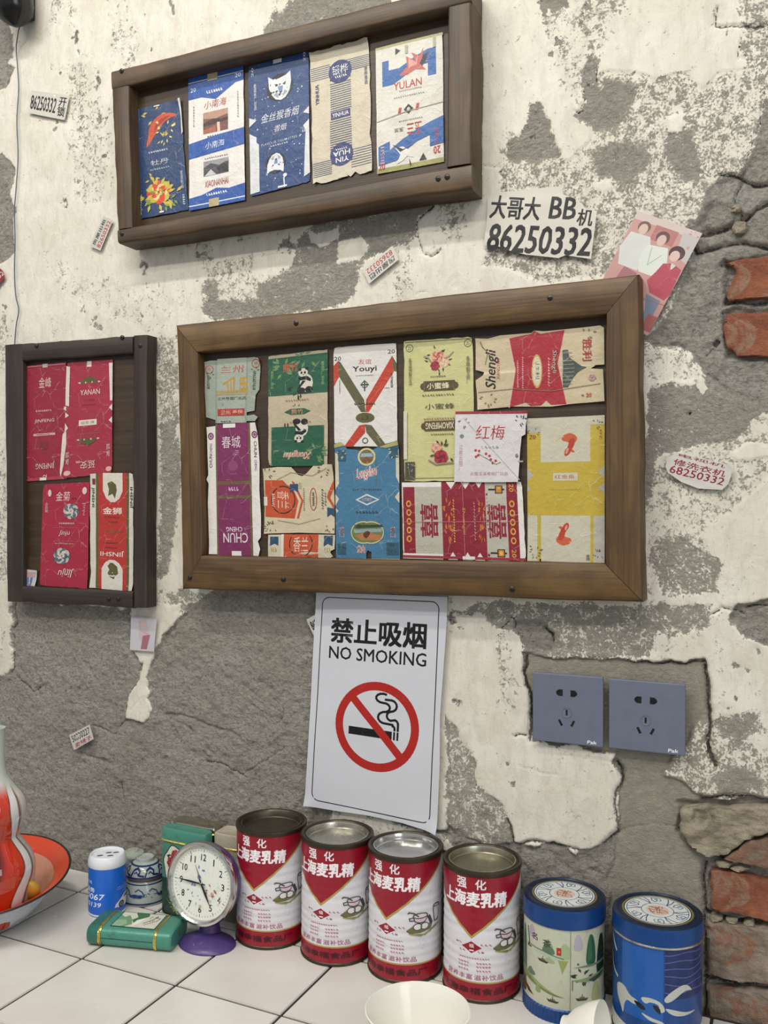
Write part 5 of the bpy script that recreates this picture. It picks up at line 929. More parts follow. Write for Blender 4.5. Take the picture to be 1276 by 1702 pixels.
def milk_can(x, y, apex_deg, label, lidmat, dull, first):
    rt_ = empty('drink_tin', (x, y, CT), label=label, cat='tin', group='red and white malt drink tins')
    if first is None:
        body = wrap('body', can_items(), CW2, RC, HC-.010, .004, rt_, can_r, 0, None, None, .0028)
        low = lathe('bottom_rim', [(0, .0012), (RC-.004, .0012), (RC-.002, .0), (RC, .0004), (RC+.0003, .002), (RC-.0002, .0038), (RC-.0012, .0045)], RIMD, rt_, n=80)
        H = HC
        rim = lathe('top_rim', [(RC-.0012, H-.0072), (RC+.0002, H-.0062), (RC+.0008, H-.003), (RC+.0002, H-.0006), (RC-.0014, H), (RC-.0032, H-.0006), (RC-.0044, H-.0026), (RC-.0062, H-.0030)], RIMD, rt_, n=80)
        lid = lathe('lid', [(RC-.0060, H-.0034), (RC-.0066, H-.0014), (RC-.0078, H-.0012), (RC-.0086, H-.003), (RC-.0092, H-.0085), (RC-.0102, H-.0094), (RC-.0125, H-.0090), (.012, H-.0093), (0, H-.0093)], lidmat, rt_, n=80)
    else:
        for ch in first.children:
            c = ch.copy(); COL.objects.link(c); c.parent = rt_
            if c.name.startswith('lid'): c.data = ch.data.copy(); c.data.materials[0] = lidmat
    rt_.rotation_euler[2] = face_cam(rt_.location) + R_(apex_deg)
    if dull: [tag(c, dull) for c in rt_.children if c.name.startswith('lid')]
    return rt_
c1 = milk_can(-.6458, -.0545, -29, 'red and white malt drink tin with a dark tarnished lid, beside the purple clock', TIND, 'dark tarnished lid', None)
milk_can(-.5445, -.0545, -26, 'red and white malt drink tin, second in the row counting from the purple clock', TIN, None, c1)
milk_can(-.4462, -.0550, -30, 'red and white malt drink tin standing right behind the white bowl, third from the clock', paint('#c9c8c2', .14, 1, .15), None, c1)
milk_can(-.3440, -.0550, -15, 'red and white malt drink tin next to the landscape tea tin, last of the four', paint('#a39f8e', .3, 1, .5), None, c1)

def disc_print(name, items, base_col, r, z, parent, matf=None, rot=0, base=None):
    bm, mats = print_bm(items, 2*r, 2*r, base or [(.5+.5*math.cos(2*PI*i/64), .5+.5*math.sin(2*PI*i/64)) for i in range(64)], base_col, matf=matf or (lambda c: paint(c, .32)), grid=False, lay=.00008)
    for v in bm.verts: v.co = (v.co.x-r, v.co.y-r, v.co.z+z)
    o = from_bm(name, bm, mats, parent, None, (0, 0, rot), smooth=False); return o
def medallion():
    it = [E('#6f6434', .5, .5, .38, .38, 60), E('#0f1c30', .5, .5, .355, .355, 60), E('#c4c8c6', .5, .5, .345, .345, 60), RG('#27405e', .5, .5, .325, .325, .008, 60), RG('#27405e', .5, .5, .17, .17, .008, 40)]
    for k in range(6):
        a = PI/3*k; q = lambda d, t: (.5+d*math.cos(a+t), .5+d*math.sin(a+t))
        it += [L('#24405f', .011, q(.32,-.34), q(.25,-.22), q(.17,-.1), q(.25,-.06), q(.32,-.12)), L('#24405f', .010, q(.31,.12), q(.25,.1), q(.21,.2), q(.24,.34), q(.28,.3), q(.265,.22)), L('#24405f', .008, q(.31,.12), q(.3,.42), q(.26,.5), q(.235,.44)), P('#7f98ac', q(.30,.2), q(.27,.3), q(.30,.4))]
    rg = random.Random(5); it += [E('#c8b0a0', .5, .5, .12, .12, 24)] + [L('#9a5040' if i % 2 else '#5c5a50', .008, *[(.5+.09*rg.uniform(-1, 1), .5+.09*rg.uniform(-1, 1)) for _ in range(3)]) for i in range(10)]
    return it
BLUE1 = '#16427e'
def tea_tin(x, y, r, h, label, lidh, baseh, items, bg, extra, rim_silver):
    t = empty('tea_tin', (x, y, CT), label=label, cat='tin', group='blue tea tins'); t.rotation_euler[2] = face_cam(t.location)
    wrap('body', items, bg, r-.0012, h-lidh-baseh, baseh, t, None, 0, lambda c: paint(c, .25), None, .006)
    lid = lathe('lid', [(r-.0012, h-lidh), (r, h-lidh+.0006), (r+.0003, h-lidh+.002), (r, h-lidh+.003), (r, h-.004), (r-.0006, h-.0016), (r-.0026, h-.0002, 1), (r-.005, h+.0002, 1), (r-.0065, h-.0012, 1), (r-.008, h-.0012, 1), (r-.0095, h-.0004, 1), (r-.011, h-.0010, 1), (0, h-.0010, 1)], None, t, n=80, mats=[paint(BLUE1, .25, .3, .5), paint('#14223a', .35, .3, .5)])
    disc_print('lid_medallion', medallion(), None, .0505*r/.0482, h-.0009, t, rot=R_(20 if rim_silver else 0)).parent = t
    if rim_silver: lathe('silver_band', [(r, h-lidh-.0012), (r+.0009, h-lidh-.0006), (r+.0009, h-lidh+.0006), (r, h-lidh+.0012)], paint('#c8c4b8', .2, 1, .1), t, n=80)
    if baseh:
        fl_ = lambda q, a, z: (q*math.cos(a)*(1+.006*math.cos(a*60)), q*math.sin(a)*(1+.006*math.cos(a*60)), z)
        lathe('fluted_base', [(0, .001), (r-.003, .001), (r-.001, 0), (r, .001), (r-.0006, .003), (r-.0006, baseh-.003), (r, baseh-.001), (r-.0012, baseh+.0005)], paint(BLUE1, .28, .3, .4), t, n=360, fn=fl_)
    else:
        lathe('bottom_rim', [(0, .001), (r-.003, .001), (r-.001, 0), (r, .001), (r-.0012, .003)], RIMD, t, n=80)
    return t
g1, g2, g3, g4 = '#5c7058', '#39584a', '#8a9a5c', '#a8b4a0'
def MT(c, deg, v0, v1, w): return PS(c, (U(deg-w),v1),(U(deg-w*.8),v0+(v1-v0)*.4),(U(deg-w*.4),v0+.02),(U(deg),v0),(U(deg+w*.5),v0+.04),(U(deg+w*.9),v0+(v1-v0)*.5),(U(deg+w),v1))
def BOAT(deg, v, s=1): return [P('#3c3c30', (U(deg-9*s),v),(U(deg-6*s),v+.03*s),(U(deg+6*s),v+.035*s),(U(deg+9*s),v+.01)), P('#6c5c44', (U(deg-4*s),v+.005),(U(deg-3*s),v-.012*s),(U(deg+3*s),v-.012*s),(U(deg+4*s),v+.01)), L('#5c5c50', .003, (U(deg),v-.04*s),(U(deg),v))]
land = [MT('#a89aa4', -50, .03, .2, 7), MT(g2, -72, .1, .8, 9), MT('#5a4a2c', -78, .6, .98, 14), P('#6c7c48', (U(-85),.6),(U(-60),.66),(U(-40),.72),(U(-10),.82),(U(2),.845),(U(-15),.84),(U(-45),.78),(U(-75),.74)), P('#94a070', (U(-70),.64),(U(-40),.73),(U(-8),.825),(U(-42),.75)), MT(g1, -52, .58, .68, 9), MT('#849460', -38, .74, .86, 5), P('#4c3c28', (U(-72),.82),(U(-58),.86),(U(-46),.93),(U(-60),.92)),
        MT('#7c9488', -22, .14, .33, 8), MT(g1, -22, .2, .33, 10), MT('#9aac84', 2, .16, .36, 9), P(g4, (U(-50),.3),(U(-20),.32),(U(4),.36),(U(4),.39),(U(-14),.39),(U(-40),.35)), MT('#93a37c', -20, .36, .44, 8), P('#8c9858', (U(-8),.38),(U(6),.38),(U(2),.46),(U(-2),.55),(U(-5),.46)), L(g1, .004, (U(-60),.3),(U(-30),.31),(U(0),.36)), L('#3c4438', .006, (U(-60),.1),(U(-56),.3),(U(-60),.33),(U(-52),.33)),
        X('#3c2c20', '名', U(-45), .17, .032, .085, 0, .02), X('#3c2c20', '茶', U(-24), .205, .034, .09, 0, .02), R('#a82c24', U(-10), .225, U(-3.5), .32), E('#d87c5c', U(-6.5), .275, .004, .014, 8), BOAT(-30, .42, 1), BOAT(-15, .89), L('#8c8a7c', .003, (U(9),0),(U(9),1)),
        MT('#a8a0ac', 20, .04, .25, 7), MT('#2c5a40', 40, .06, .46, 9), MT('#3c6c4c', 38, .08, .4, 4), MT('#1e3428', 62, .1, .62, 12), P('#6c7c68', (U(12),.46),(U(30),.44),(U(60),.44),(U(80),.42),(U(80),.46),(U(40),.47)), MT('#3c5040', 20, .39, .43, 2), LEAVES('#2c3a2c', U(26), .58, .035, 2.2, 14, 3, .8), P('#7c8c68', (U(10),.62),(U(30),.6),(U(50),.58),(U(80),.54),(U(80),.62),(U(55),.66),(U(30),.65)), P('#3c4c3c', (U(35),.63),(U(50),.6),(U(70),.58),(U(60),.64),(U(45),.67)), L('#4c5444', .003, (U(12),.62),(U(12),.74)), BOAT(26, .84, 1.1), MT('#a0a474', 50, .66, .92, 9), MT('#3a4c3c', 90, .1, .9, 16), MT(g3, 130, .3, .9, 20), MT(g1, 175, .1, .8, 14)]
tea_tin(-.2424, -.0545, .0482, .1301, 'round tea tin with blue lid and misty river landscape with boats', .023, .016, land, '#b9bca6', 0, False)
SIL = '#b4b6ae'
wavy = [R('#123f7c', 0, 0, 1, 1), R('#1a56a0', U(-50), 0, U(8), .74), R('#0c2558', U(10), 0, U(95), .5), [L('#4f5a9c', .003, *[(U(d), .06+.075*k+.012*math.sin(d*.12+k)) for d in range(10, 96, 6)]) for k in range(6)], [P('#0a1220', (U(-95),.1),(U(-78),.2),(U(-66),.42),(U(-80),.4),(U(-95),.3))], L(SIL, .012, (U(-80),.08),(U(-72),.14),(U(-64),.19)), L(SIL, .010, (U(-84),.22),(U(-78),.36),(U(-68),.42),(U(-60),.44)),
        PS(SIL, (U(-62),.52),(U(-55),.48),(U(-44),.48),(U(-36),.55),(U(-26),.56),(U(-20),.6),(U(-30),.62),(U(-40),.6),(U(-45),.66),(U(-47),.78),(U(-52),.70),(U(-60),.62)), PS(SIL, (U(-22),.52),(U(-8),.5),(U(6),.53),(U(12),.62),(U(2),.64),(U(4),.56),(U(-8),.54),(U(-14),.58)), PS('#101820', (U(-32),.57),(U(-18),.58),(U(-12),.64),(U(-22),.64)), PS('#101820', (U(-6),.56),(U(4),.58),(U(6),.66),(U(-2),.62)), PS(SIL, (U(-22),.66),(U(-5),.70),(U(8),.72),(U(10),.75),(U(-10),.73)),
        PS(SIL, (U(8),.5),(U(18),.42),(U(32),.36),(U(42),.37),(U(50),.44),(U(42),.42),(U(34),.43),(U(22),.5),(U(12),.54)), PS(SIL, (U(8),.58),(U(22),.6),(U(40),.64),(U(60),.64),(U(40),.67),(U(20),.66)), P('#b9bcae', (0,.80),(U(-100),.80),(U(-60),.84),(U(-20),.88),(U(20),.89),(U(60),.86),(U(100),.80),(1,.80),(1,1),(0,1)) , L('#5a1c2c', .012, (U(-6),.99),(U(0),.95),(U(6),.93)), L('#5a1c2c', .012, (U(16),.98),(U(19),.94),(U(24),.97)), [PS(SIL, (U(d),.5),(U(d+10),.44),(U(d+24),.5),(U(d+12),.6)) for d in (110, 150, -130, -170)]]
tea_tin(-.1359, -.0560, .0496, .1317, 'round deep blue tea tin with silver ribbon shapes, last tin at the right end', .021, 0, wavy, '#123f7c', 0, True)

# white rice bowl in front of the tins
PORC = paint('#dedcd2', .12, 0, .05, 'white_porcelain', .0001)
p = CAM + ray(694, 1677)*.925
rb, zb = .0543, p.z-CT
bowl = lathe('rice_bowl', [(0, .006), (.017, .006), (.018, 0), (.021, 0), (.0215, .006), (.030, .014), (.040, .030), (rb-.005, zb-.014), (rb-.0008, zb-.002), (rb, zb), (rb-.0012, zb+.0006), (rb-.0024, zb-.001), (rb-.007, zb-.014), (.038, .032), (.028, .018), (.015, .0115), (0, .010)], PORC, None, (p.x, p.y, CT), n=80)
tag(bowl, 'plain white porcelain bowl standing in front of the third and fourth drink tins', 'bowl')
p = CAM + ray(986, 1716)*.945
ax = (rt*.80 + up*.12 - Vector((fw.x, fw.y, 0))*.42).normalized()
cup = lathe('small_bowl', [(0, -.028), (.012, -.028), (.0125, -.032), (.0150, -.032), (.0155, -.027), (.024, -.018), (.031, -.004), (.0345, .008), (.0345, .0095), (.0335, .009), (.029, -.002), (.022, -.014), (.010, -.022), (0, -.0235)], PORC, None, p, ax.to_track_quat('Z', 'Y').to_euler(), n=64)
bpy.context.view_layer.update()
mz = min((cup.matrix_world @ v.co).z for v in cup.data.vertices); cup.location.z += CT+.0002-mz if mz < CT or mz > CT+.001 else 0
tag(cup, 'small white porcelain bowl tipped on its side before the landscape tea tin', 'bowl')

# purple alarm clock
cc = CAM + ray(338, 1467)*1.208
PUR = paint('#48386f', .3, 0, .2, 'purple_lacquer'); CHR = paint('#c9c8c6', .12, 1, .05, 'chrome')
ck = empty('alarm_clock', (cc.x, cc.y, CT), label='round purple alarm clock with chrome rim and white dial', cat='clock')
hz = cc.z-CT
tl = bpy.data.objects.new('case', None)
TILT = Matrix.Translation((0, 0, hz)) @ Matrix.Rotation(R_(-7), 4, 'X') @ Matrix.Rotation(PI/2, 4, 'X') @ Matrix.Rotation(0, 4, 'Z')
# local +Z of these parts looks out of the dial (world -y)
def clock_part(o): o.matrix_local = TILT; return o
shell = clock_part(lathe('case', [(.0505, .004), (.052, -.004), (.0508, -.010), (.047, -.018), (.041, -.026), (.031, -.032), (.018, -.035), (0, -.036)], PUR, ck, n=80)); shell.parent = ck
bez = clock_part(lathe('bezel', [(.0525, -.002), (.0545, .001), (.0550, .005), (.0535, .0085), (.0505, .0095), (.0478, .0075), (.0470, .0035)], CHR, ck, n=80))
def dialp():
    it = []
    for k in range(60):
        a = 2*PI*k/60; s, c = math.sin(a), math.cos(a); l = .035 if k % 5 == 0 else .018
        it.append(L('#2a2a2a', .008 if k % 5 == 0 else .004, (.5+s*.455, .5-c*.455), (.5+s*(.455-l), .5-c*(.455-l))))
    for k in range(1, 13):
        a = 2*PI*k/12; it.append(X('#1c1c1c', str(k), .5+math.sin(a)*.35, .5-math.cos(a)*.35, .085 if k > 9 else (.016) if k == 1 else .05, .09, 0, .012))
    it += [LEAVES('#5c7cb0', .42, .36, .10, 1, 7, 4, .6), LEAVES('#6484b8', .36, .6, .09, 1, 7, 6, .5), LEAVES('#a8524c', .66, .56, .09, 1, 9, 8, .6), LEAVES('#d8b4a8', .72, .68, .1, 1, 7, 2, .5), LEAVES('#90a4c4', .42, .72, .07, 1, 5, 3, .5), E('#b8a890', .5, .81, .02, .02, 12)]
    return it
dial = clock_part(disc_print('dial', dialp(), '#d9dcd2', .0478, .0035, ck)); dial.parent = ck
def hand(deg, ln, w, back, z, m):
    bm = bmesh.new(); a = R_(deg); d = Vector((math.sin(a), math.cos(a), 0)); n = Vector((d.y, -d.x, 0)); P_ = [(-back, w*.5), (0, w*.7), (ln*.5, w), (ln, .0002), (ln*.5, -w), (0, -w*.7), (-back, -w*.5)]
    f = bm.faces.new([bm.verts.new(d*s+n*q+Vector((0, 0, z))) for s, q in P_]); e = bmesh.ops.extrude_face_region(bm, geom=[f]); bmesh.ops.translate(bm, verts=[g for g in e['geom'] if isinstance(g, bmesh.types.BMVert)], vec=(0, 0, .0005)); bmesh.ops.recalc_face_normals(bm, faces=bm.faces)
    return clock_part(from_bm('hand', bm, m, ck, smooth=False))
BK = paint('#1a1a1a', .4)
hand(148, .031, .0016, .006, .0052, BK); hand(272, .038, .0013, .007, .0062, BK); hand(-28, .026, .0005, .004, .0045, paint('#5c4434', .4))
clock_part(lathe('hub', [(0, .0078), (.0016, .0078), (.0018, .006), (.0018, .0036), (0, .0036)], CHR, ck, n=20))
lathe('foot', [(0, .0125), (.012, .0125), (.02, .0105), (.032, .0065), (.038, .0035), (.0395, .0012), (.039, 0), (0, 0)], PUR, ck, (.008, -.002, 0), n=48, fn=lambda r, a, z: (r*math.cos(a)*1.02, r*math.sin(a)*.82, z))
lathe('stem', [(.016, .004), (.014, .014), (.012, .024), (.014, hz-.034)], PUR, ck, (.002, .012, 0), n=32)

# green tins
GT, GTD = '#488877', '#173b30'
BRASS = paint('#d2bc62', .2, .9, .1, 'gilt_band')
def oval_tin(name, w, d, h, cols, bands, loc, rz, label, lidh, e=.5, lidcol=None):
    t = empty(name, loc, rz, label=label, cat='tin', group=None)
    fn = rrect(w, d, e); mats = [paint(c, .3, .15, .5) for c in cols]; z = 0
    pr = [(.0, .0006, 0), (.93, .0006, 0), (.98, 0, 0), (1.0, .0012, 0)]
    hs = bands+[h-lidh]
    for k, q in enumerate(hs): pr.append((1.0, q-.0001, k)); pr.append((1.0, q, min(k+1, len(cols)-1)))
    pr.append((.985, h-lidh+.0006, len(cols)-1)); pr.append((.95, h-lidh+.0006, len(cols)-1))
    lathe('body', pr, None, t, n=72, mats=mats, fn=fn)
    lathe('lid', [(.97, h-lidh+.0008, 1), (1.02, h-lidh+.0008, 1), (1.045, h-lidh+.0022, 1), (1.02, h-lidh+.0038, 1), (1.01, h-lidh+.004), (1.01, h-.003), (.985, h-.0008), (.93, h), (.9, h-.0005), (0, h-.0005)], None, t, n=72, mats=[lidcol or mats[0], BRASS], fn=fn)
    return t
q0 = WP(266, 1505, .068); wt = .078
g = oval_tin('green_tin', wt, .024, .123, [GTD, GT], [.052], (q0.x+wt/2-.001, -.0565, CT), R_(-1), 'standing turquoise tin with red flower medallion, half hidden behind the purple clock', .020, .42, paint(GT, .32, .15, .7))
it = [P('#20342c', *[(.5+.50*math.cos(t_)*(1+.05*math.sin(6*t_)), .5+.51*math.sin(t_)*(1+.05*math.sin(6*t_))) for t_ in np.linspace(0, 2*PI, 40)[:-1]]), P('#d4d2c4', *[(.5+.46*math.cos(t_)*(1+.05*math.sin(6*t_)), .5+.48*math.sin(t_)*(1+.05*math.sin(6*t_))) for t_ in np.linspace(0, 2*PI, 40)[:-1]]), LEAVES('#24302c', .5, .35, .3, .8, 9, 3, .6), FL(.55, .27, .22, .8, ['#8c2c2c', '#a84038'], 8, 2), FL(.36, .44, .20, .8, ['#a03434', '#7c2428'], 8, 4), LEAVES('#2c3c3a', .4, .6, .16, .8, 6, 7, .6)]
bm, mats = print_bm(it, .040, .056, None, None, matf=lambda c: paint(c, .3), grid=False, lay=.00008)
for v in bm.verts: v.co = (v.co.x-.032, -(.012+v.co.z+.0001), v.co.y+.044)
from_bm('flower_medallion', bm, mats, g, smooth=False)
it = [LEAVES('#5c8c44', .5, .5, .4, 1, 26, 5, .4), [L('#8ca860', .012, (.5, 1), (.5+.4*math.cos(a), .5-.4*math.sin(a))) for a in np.linspace(.3, 2.8, 9)]]
bm, mats = print_bm(it, .05, .04, None, None, matf=lambda c: paint(c, .3), grid=False, lay=.00008)
for v in bm.verts: v.co = (v.co.x-.032, -(.012+v.co.z+.0001), v.co.y*.8+.003)
from_bm('leaf_print', bm, mats, g, smooth=False)
oval_tin('green_tin', .080, .030, .124, ['#1f5a48', GTD], [.088], (-.788, -.0285, CT), 0, 'dark green tin with a shiny silver lid behind the turquoise tin', .012, .36, paint('#c4c0ae', .15, 1, .3))
oval_tin('cream_tin', .046, .036, .122, ['#8c8474', '#a39a88'], [.06], (-.722, -.0335, CT), 0, 'dull cream tin with thin gilt band squeezed between the clock and first drink tin', .022, .36, paint('#a8a08e', .4, 0, .5))
# tin lying on its back
lt = empty('flat_tin', (-.7985, -.1460, CT), R_(15), label='turquoise tin lying flat in front of the clock, river scene on its face', cat='tin')
tw, td, th = .118, .060, .026
def box_tin(name, prof, mats, parent):     # axis along x, section td x th with rounded sides
    e = .34
    def fn(s, a, z):
        ca, sa = math.cos(a), math.sin(a); q = .0005
        f = (lambda hf: hf-(1-s)*.02) if s > .6 else (lambda hf: hf*s*.5)
        return (z, math.copysign(abs(ca)**e, ca)*f(td/2), math.copysign(abs(sa)**.75, sa)*f(th/2)+th/2+.0002)
    return lathe(name, prof, None, parent, n=64, mats=mats, fn=fn)
gm = paint(GT, .3, .15, .5); gd = paint('#2f6a5c', .3, .15, .6)
box_tin('body', [(0, -tw/2+.014), (.985, -tw/2+.014), (1, -tw/2+.016), (1, tw/2-.024), (1.03, tw/2-.0238, 1), (1.06, tw/2-.022, 1), (1.03, tw/2-.020, 1), (1, tw/2-.0198), (1, tw/2-.002), (.9, tw/2), (0, tw/2)], [gm, BRASS], lt)
box_tin('lid', [(.98, -tw/2+.0205, 1), (1.05, -tw/2+.0205, 1), (1.07, -tw/2+.019, 1), (1.05, -tw/2+.0178, 1), (1.02, -tw/2+.0176), (1.05, -tw/2+.0165, 1), (1.02, -tw/2+.015, 0), (1.02, -tw/2+.003), (.92, -tw/2), (0, -tw/2)], [gd, BRASS], lt)
it = [R('#1c3c30', -.02, -.03, 1.02, 1.03), R('#c9c9ba', 0, 0, 1, 1), P('#6c9470', (0,.2),(.12,.35),(.2,.2),(.34,.5),(.42,.8),(.3,1),(0,1)), P('#3c6c44', (.3,.0),(.62,.0),(.66,.2),(.5,.45),(.42,.7),(.34,.5),(.42,.3)), P('#8cac88', (0,.6),(.2,.5),(.3,.8),(.2,1),(0,1)), P('#e0e0d8', (.45,.5),(.62,.3),(.56,.7),(.44,.95)), LEAVES('#2c3a30', .8, .35, .14, 1.6, 16, 4, .35), L('#3c4838', .02, (.66,.7),(.8,.4),(.86,.15)), L('#3c4838', .015, (.7,.8),(.9,.5),(.95,.25))]
bm, mats = print_bm(it, .060, .040, None, None, matf=lambda c: paint(c, .3), grid=False, lay=.00008)
for v in bm.verts: v.co = (v.co.x-.028, v.co.y-.020, v.co.z+th+.0003)
from_bm('river_print', bm, mats, lt, smooth=False)
box('seam', -tw/2+.021, tw/2-.025, -td/2-.0004, -td/2+.0004, th*.5, th*.5+.0006, paint('#1c4038', .5), lt)
lathe('emboss', [(.0, .0008), (.004, .0006), (.0046, 0)], paint('#8a8a5c', .35, .6, .4), lt, (tw/2-.0006, 0, th/2), (0, PI/2, 0), n=20)

# blue freshener can, jar, blue and white bowls
br_, bh = .0262, .0835
fc = empty('air_freshener', (-.8969, -.0940, CT), label='bright blue plastic can with a white slotted lid and a car picture', cat='can')
fc.rotation_euler[2] = face_cam(fc.location)
it = [X('#dfe6f0', '热线', U(-68), .30, .09, .07), X('#dfe6f0', '服务', U(-62), .46, .12, .11, 0, .04), X('#dfe6f0', '1-0067', U(-56), .60, .26, .13, 0, .03, .2), X('#dfe6f0', '1-80139', U(-62), .77, .24, .10, 0, .02, .2), DT('#bcd0e8', U(58), .44, .14, .012, 9), DT('#bcd0e8', U(56), .48, .14, .012, 9),
      P('#d4cfd4', (U(22),.86),(U(28),.78),(U(44),.70),(U(60),.62),(U(95),.6),(U(95),.86),(U(60),.88)), P('#3c4458', (U(56),.70),(U(64),.65),(U(92),.64),(U(92),.70)), E('#15181e', U(48), .82, .032, .075), E('#7c8490', U(48), .82, .018, .045), E('#2c3440', U(48), .82, .008, .02)]
wrap('body', it, '#1c63c8', br_, bh-.018, .003, fc, None, 0, lambda c: paint(c, .3, 0, .05), None, .006)
WPL = paint('#d8dbe0', .3, 0, .05)
lathe('base', [(0, .0005), (br_-.002, 0), (br_+.0005, .0015), (br_+.0003, .0035), (br_-.001, .004)], WPL, fc, n=64)
lathe('lid', [(br_+.0002, bh-.0155), (br_+.0008, bh-.014), (br_+.0004, bh-.008), (br_-.0018, bh-.0012), (br_-.0030, bh), (br_-.0044, bh-.0006), (br_-.0054, bh-.003), (0, bh-.003)], WPL, fc, n=64)
for a, b in ((.006, .004), (-.006, .002), (.002, -.010), (-.004, .012)):
    lathe('slot', [(0, .0004), (.0042, .0003), (.0045, 0)], paint('#4a4d54', .6), fc, (a, b, bh-.003), n=16, fn=lambda r, t_, z: (r*math.cos(t_)*.5, r*math.sin(t_), z))
jr = empty('glass_jar', (-.9010, -.0335, CT), label='small lidded glass jar of dried petals behind the blue can', cat='jar')
GL = glass('clear_glass', (.93, .97, .94, 1))
lathe('jar_body', [(0, .001), (.0145, .001), (.0155, .003), (.0155, .046), (.012, .051), (.0122, .055), (.0112, .055), (.0110, .051), (.0142, .045), (.0142, .004), (0, .003)], GL, jr, n=40)
lathe('jar_lid', [(0, .0555), (.013, .0555), (.0165, .057), (.017, .0595), (.016, .062), (.009, .064), (.008, .066), (0, .067)], paint('#9ba396', .25, 0, .2), jr, n=40)
bm = bmesh.new(); rg = random.Random(3)
for i in range(110):
    a, r, z = rg.uniform(0, 6.28), .0125*math.sqrt(rg.random()), rg.uniform(.006, .042); s = rg.uniform(.0015, .003)
    v = bmesh.ops.create_icosphere(bm, subdivisions=1, radius=s, matrix=Matrix.Translation((r*math.cos(a), r*math.sin(a), z)) @ Matrix.Rotation(rg.uniform(0, 3), 4, 'X') @ Matrix.Diagonal((1, 1, .4, 1)))
    mi_ = rg.randrange(4)
    for f in {f for q in v['verts'] for f in q.link_faces}: f.material_index = mi_
o = from_bm('dried_petals', bm, [paint(c, .6) for c in ('#8a9a4c', '#a06464', '#c0a870', '#5c6c3c')], jr); o['kind'] = 'stuff'
def blueware(name, prof, fn_items, Wr, h, loc, label, grp='blue and white bowls'):
    t = empty(name, loc, label=label, cat='bowl', group=grp); t.rotation_euler[2] = face_cam(t.location)
    return t
CEL = '#a3aca6'; COB = '#1a2a5c'
def stack_bowl(z, prof, zlo, zhi, items, label, rimcol):
    t = empty('blue_and_white_bowl', (-.8745, -.0375, CT+z), label=label, cat='bowl', group='upturned blue and white bowls'); t.rotation_euler[2] = face_cam(t.location)
    lathe('bowl_body', prof, paint(CEL, .12, 0, .1, None, .0001), t, n=64)
    def rf(zz):
        zz = zz+zlo
        for (a, b), (c, d_) in zip([(p_[0], p_[1]) for p_ in prof], [(p_[0], p_[1]) for p_ in prof[1:]]):
            if b != d_ and min(b, d_) <= zz <= max(b, d_): return a+(c-a)*(zz-b)/(d_-b)
        return prof[1][0]
    bm, mats = print_bm(items, 2*PI*.03, zhi-zlo, None, None, matf=lambda c: paint(c, .15, 0, .05, None, .0001), cell=.003, cellv=.002, lay=.00012)
    for v in bm.verts:
        a = (v.co.x/(2*PI*.03)-.5)*2*PI; q = rf(v.co.y)+v.co.z+.0002; v.co = (q*math.cos(a), q*math.sin(a), v.co.y+zlo)
    from_bm('painted_pattern', bm, mats, t)
    return t
flo = lambda d, s: [FL(U(d), .52, .055, 1.6, [COB, '#3c5290', COB], 7, s), LEAVES('#24386c', U(d+34), .5, .05, 1.8, 8, s, .6)]
low = [R(COB, 0, .86, 1, 1), R(COB, 0, 0, 1, .05), [flo(d, d+200) for d in (-150, -90, -22, 50, 120)], [L(COB, .006, (U(d),.3),(U(d+8),.2),(U(d+18),.3),(U(d+24),.5)) for d in range(-170, 170, 36)]]
stack_bowl(0, [(0, .002), (.030, .002), (.0325, 0), (.0340, .001), (.0345, .004), (.0335, .013), (.0315, .022), (.0285, .031), (.0265, .0345), (.024, .036), (0, .036)], .001, .031, low, 'lower upturned blue and white bowl with cobalt flowers beside the turquoise tin', None)
hi = [R('#5c4c48', 0, .80, 1, 1), R(COB, 0, .70, 1, .80), R(COB, 0, 0, 1, .07), [[L(COB, .014, (U(d),.65),(U(d+6),.25),(U(d+18),.14),(U(d+28),.3),(U(d+24),.55),(U(d+40),.62)), L(COB, .008, (U(d+10),.45),(U(d+16),.35),(U(d+22),.5))] for d in range(-180, 170, 45)]]
stack_bowl(.0345, [(0, .001), (.026, .001), (.0285, 0), (.0292, .002), (.0285, .006), (.026, .013), (.020, .0195), (.0135, .0225), (.0128, .0270), (.0115, .0275), (.0105, .0255), (0, .0245)], .0, .0205, hi, 'upper upturned bowl with cobalt scrolls and brown rim, stacked on the flowered bowl', None)

# enamel basin with vase and tumbler at the left edge
pn = Vector((math.sin(.0653), math.sin(-.1189), 1)).normalized(); pc = Vector((-1.0273, -.1908, CAM.z-.5254)) + Vector((0, 0, .003))
EN = paint('#c4411f', .15, 0, .1, 'orange_enamel', .0003); ENW = paint('#c9ced6', .2, 0, .1); ENI = paint('#c08a70', .18, 0, .35, 'worn_pale_enamel', .0004); BLKR = paint('#1c0e0c', .3)
RP = .1118
pl = lathe('enamel_basin', [(0, -.0555), (.055, -.055), (.062, -.052, 0), (.080, -.032, 0), (.100, -.006, 0), (RP-.002, -.002, 0), (RP-.0004, -.0014, 3), (RP+.0004, .0004, 3), (RP-.0008, .0014, 3), (RP-.003, .0002, 3), (.099, -.0040, 1), (.088, -.013, 1), (.080, -.0255, 2), (.062, -.049, 2), (.053, -.0525, 2), (0, -.0528, 2)], None, None, pc, pn.to_track_quat('Z', 'Y').to_euler(), n=96, mats=[ENW, EN, ENI, BLKR])
bpy.context.view_layer.update()
mz = min((pl.matrix_world @ v.co).z for v in pl.data.vertices)
tag(pl, 'orange and cream enamel basin with a thin black rim at the left end', 'basin')
for v in pl.data.vertices:      # seat the foot on the counter
    w = pl.matrix_world @ v.co
    if w.z < CT+.001: w.z = CT+.001*(w.z-mz)/max(1e-5, CT+.001-mz) if mz < CT+.001 else w.z; v.co = pl.matrix_world.inverted() @ w
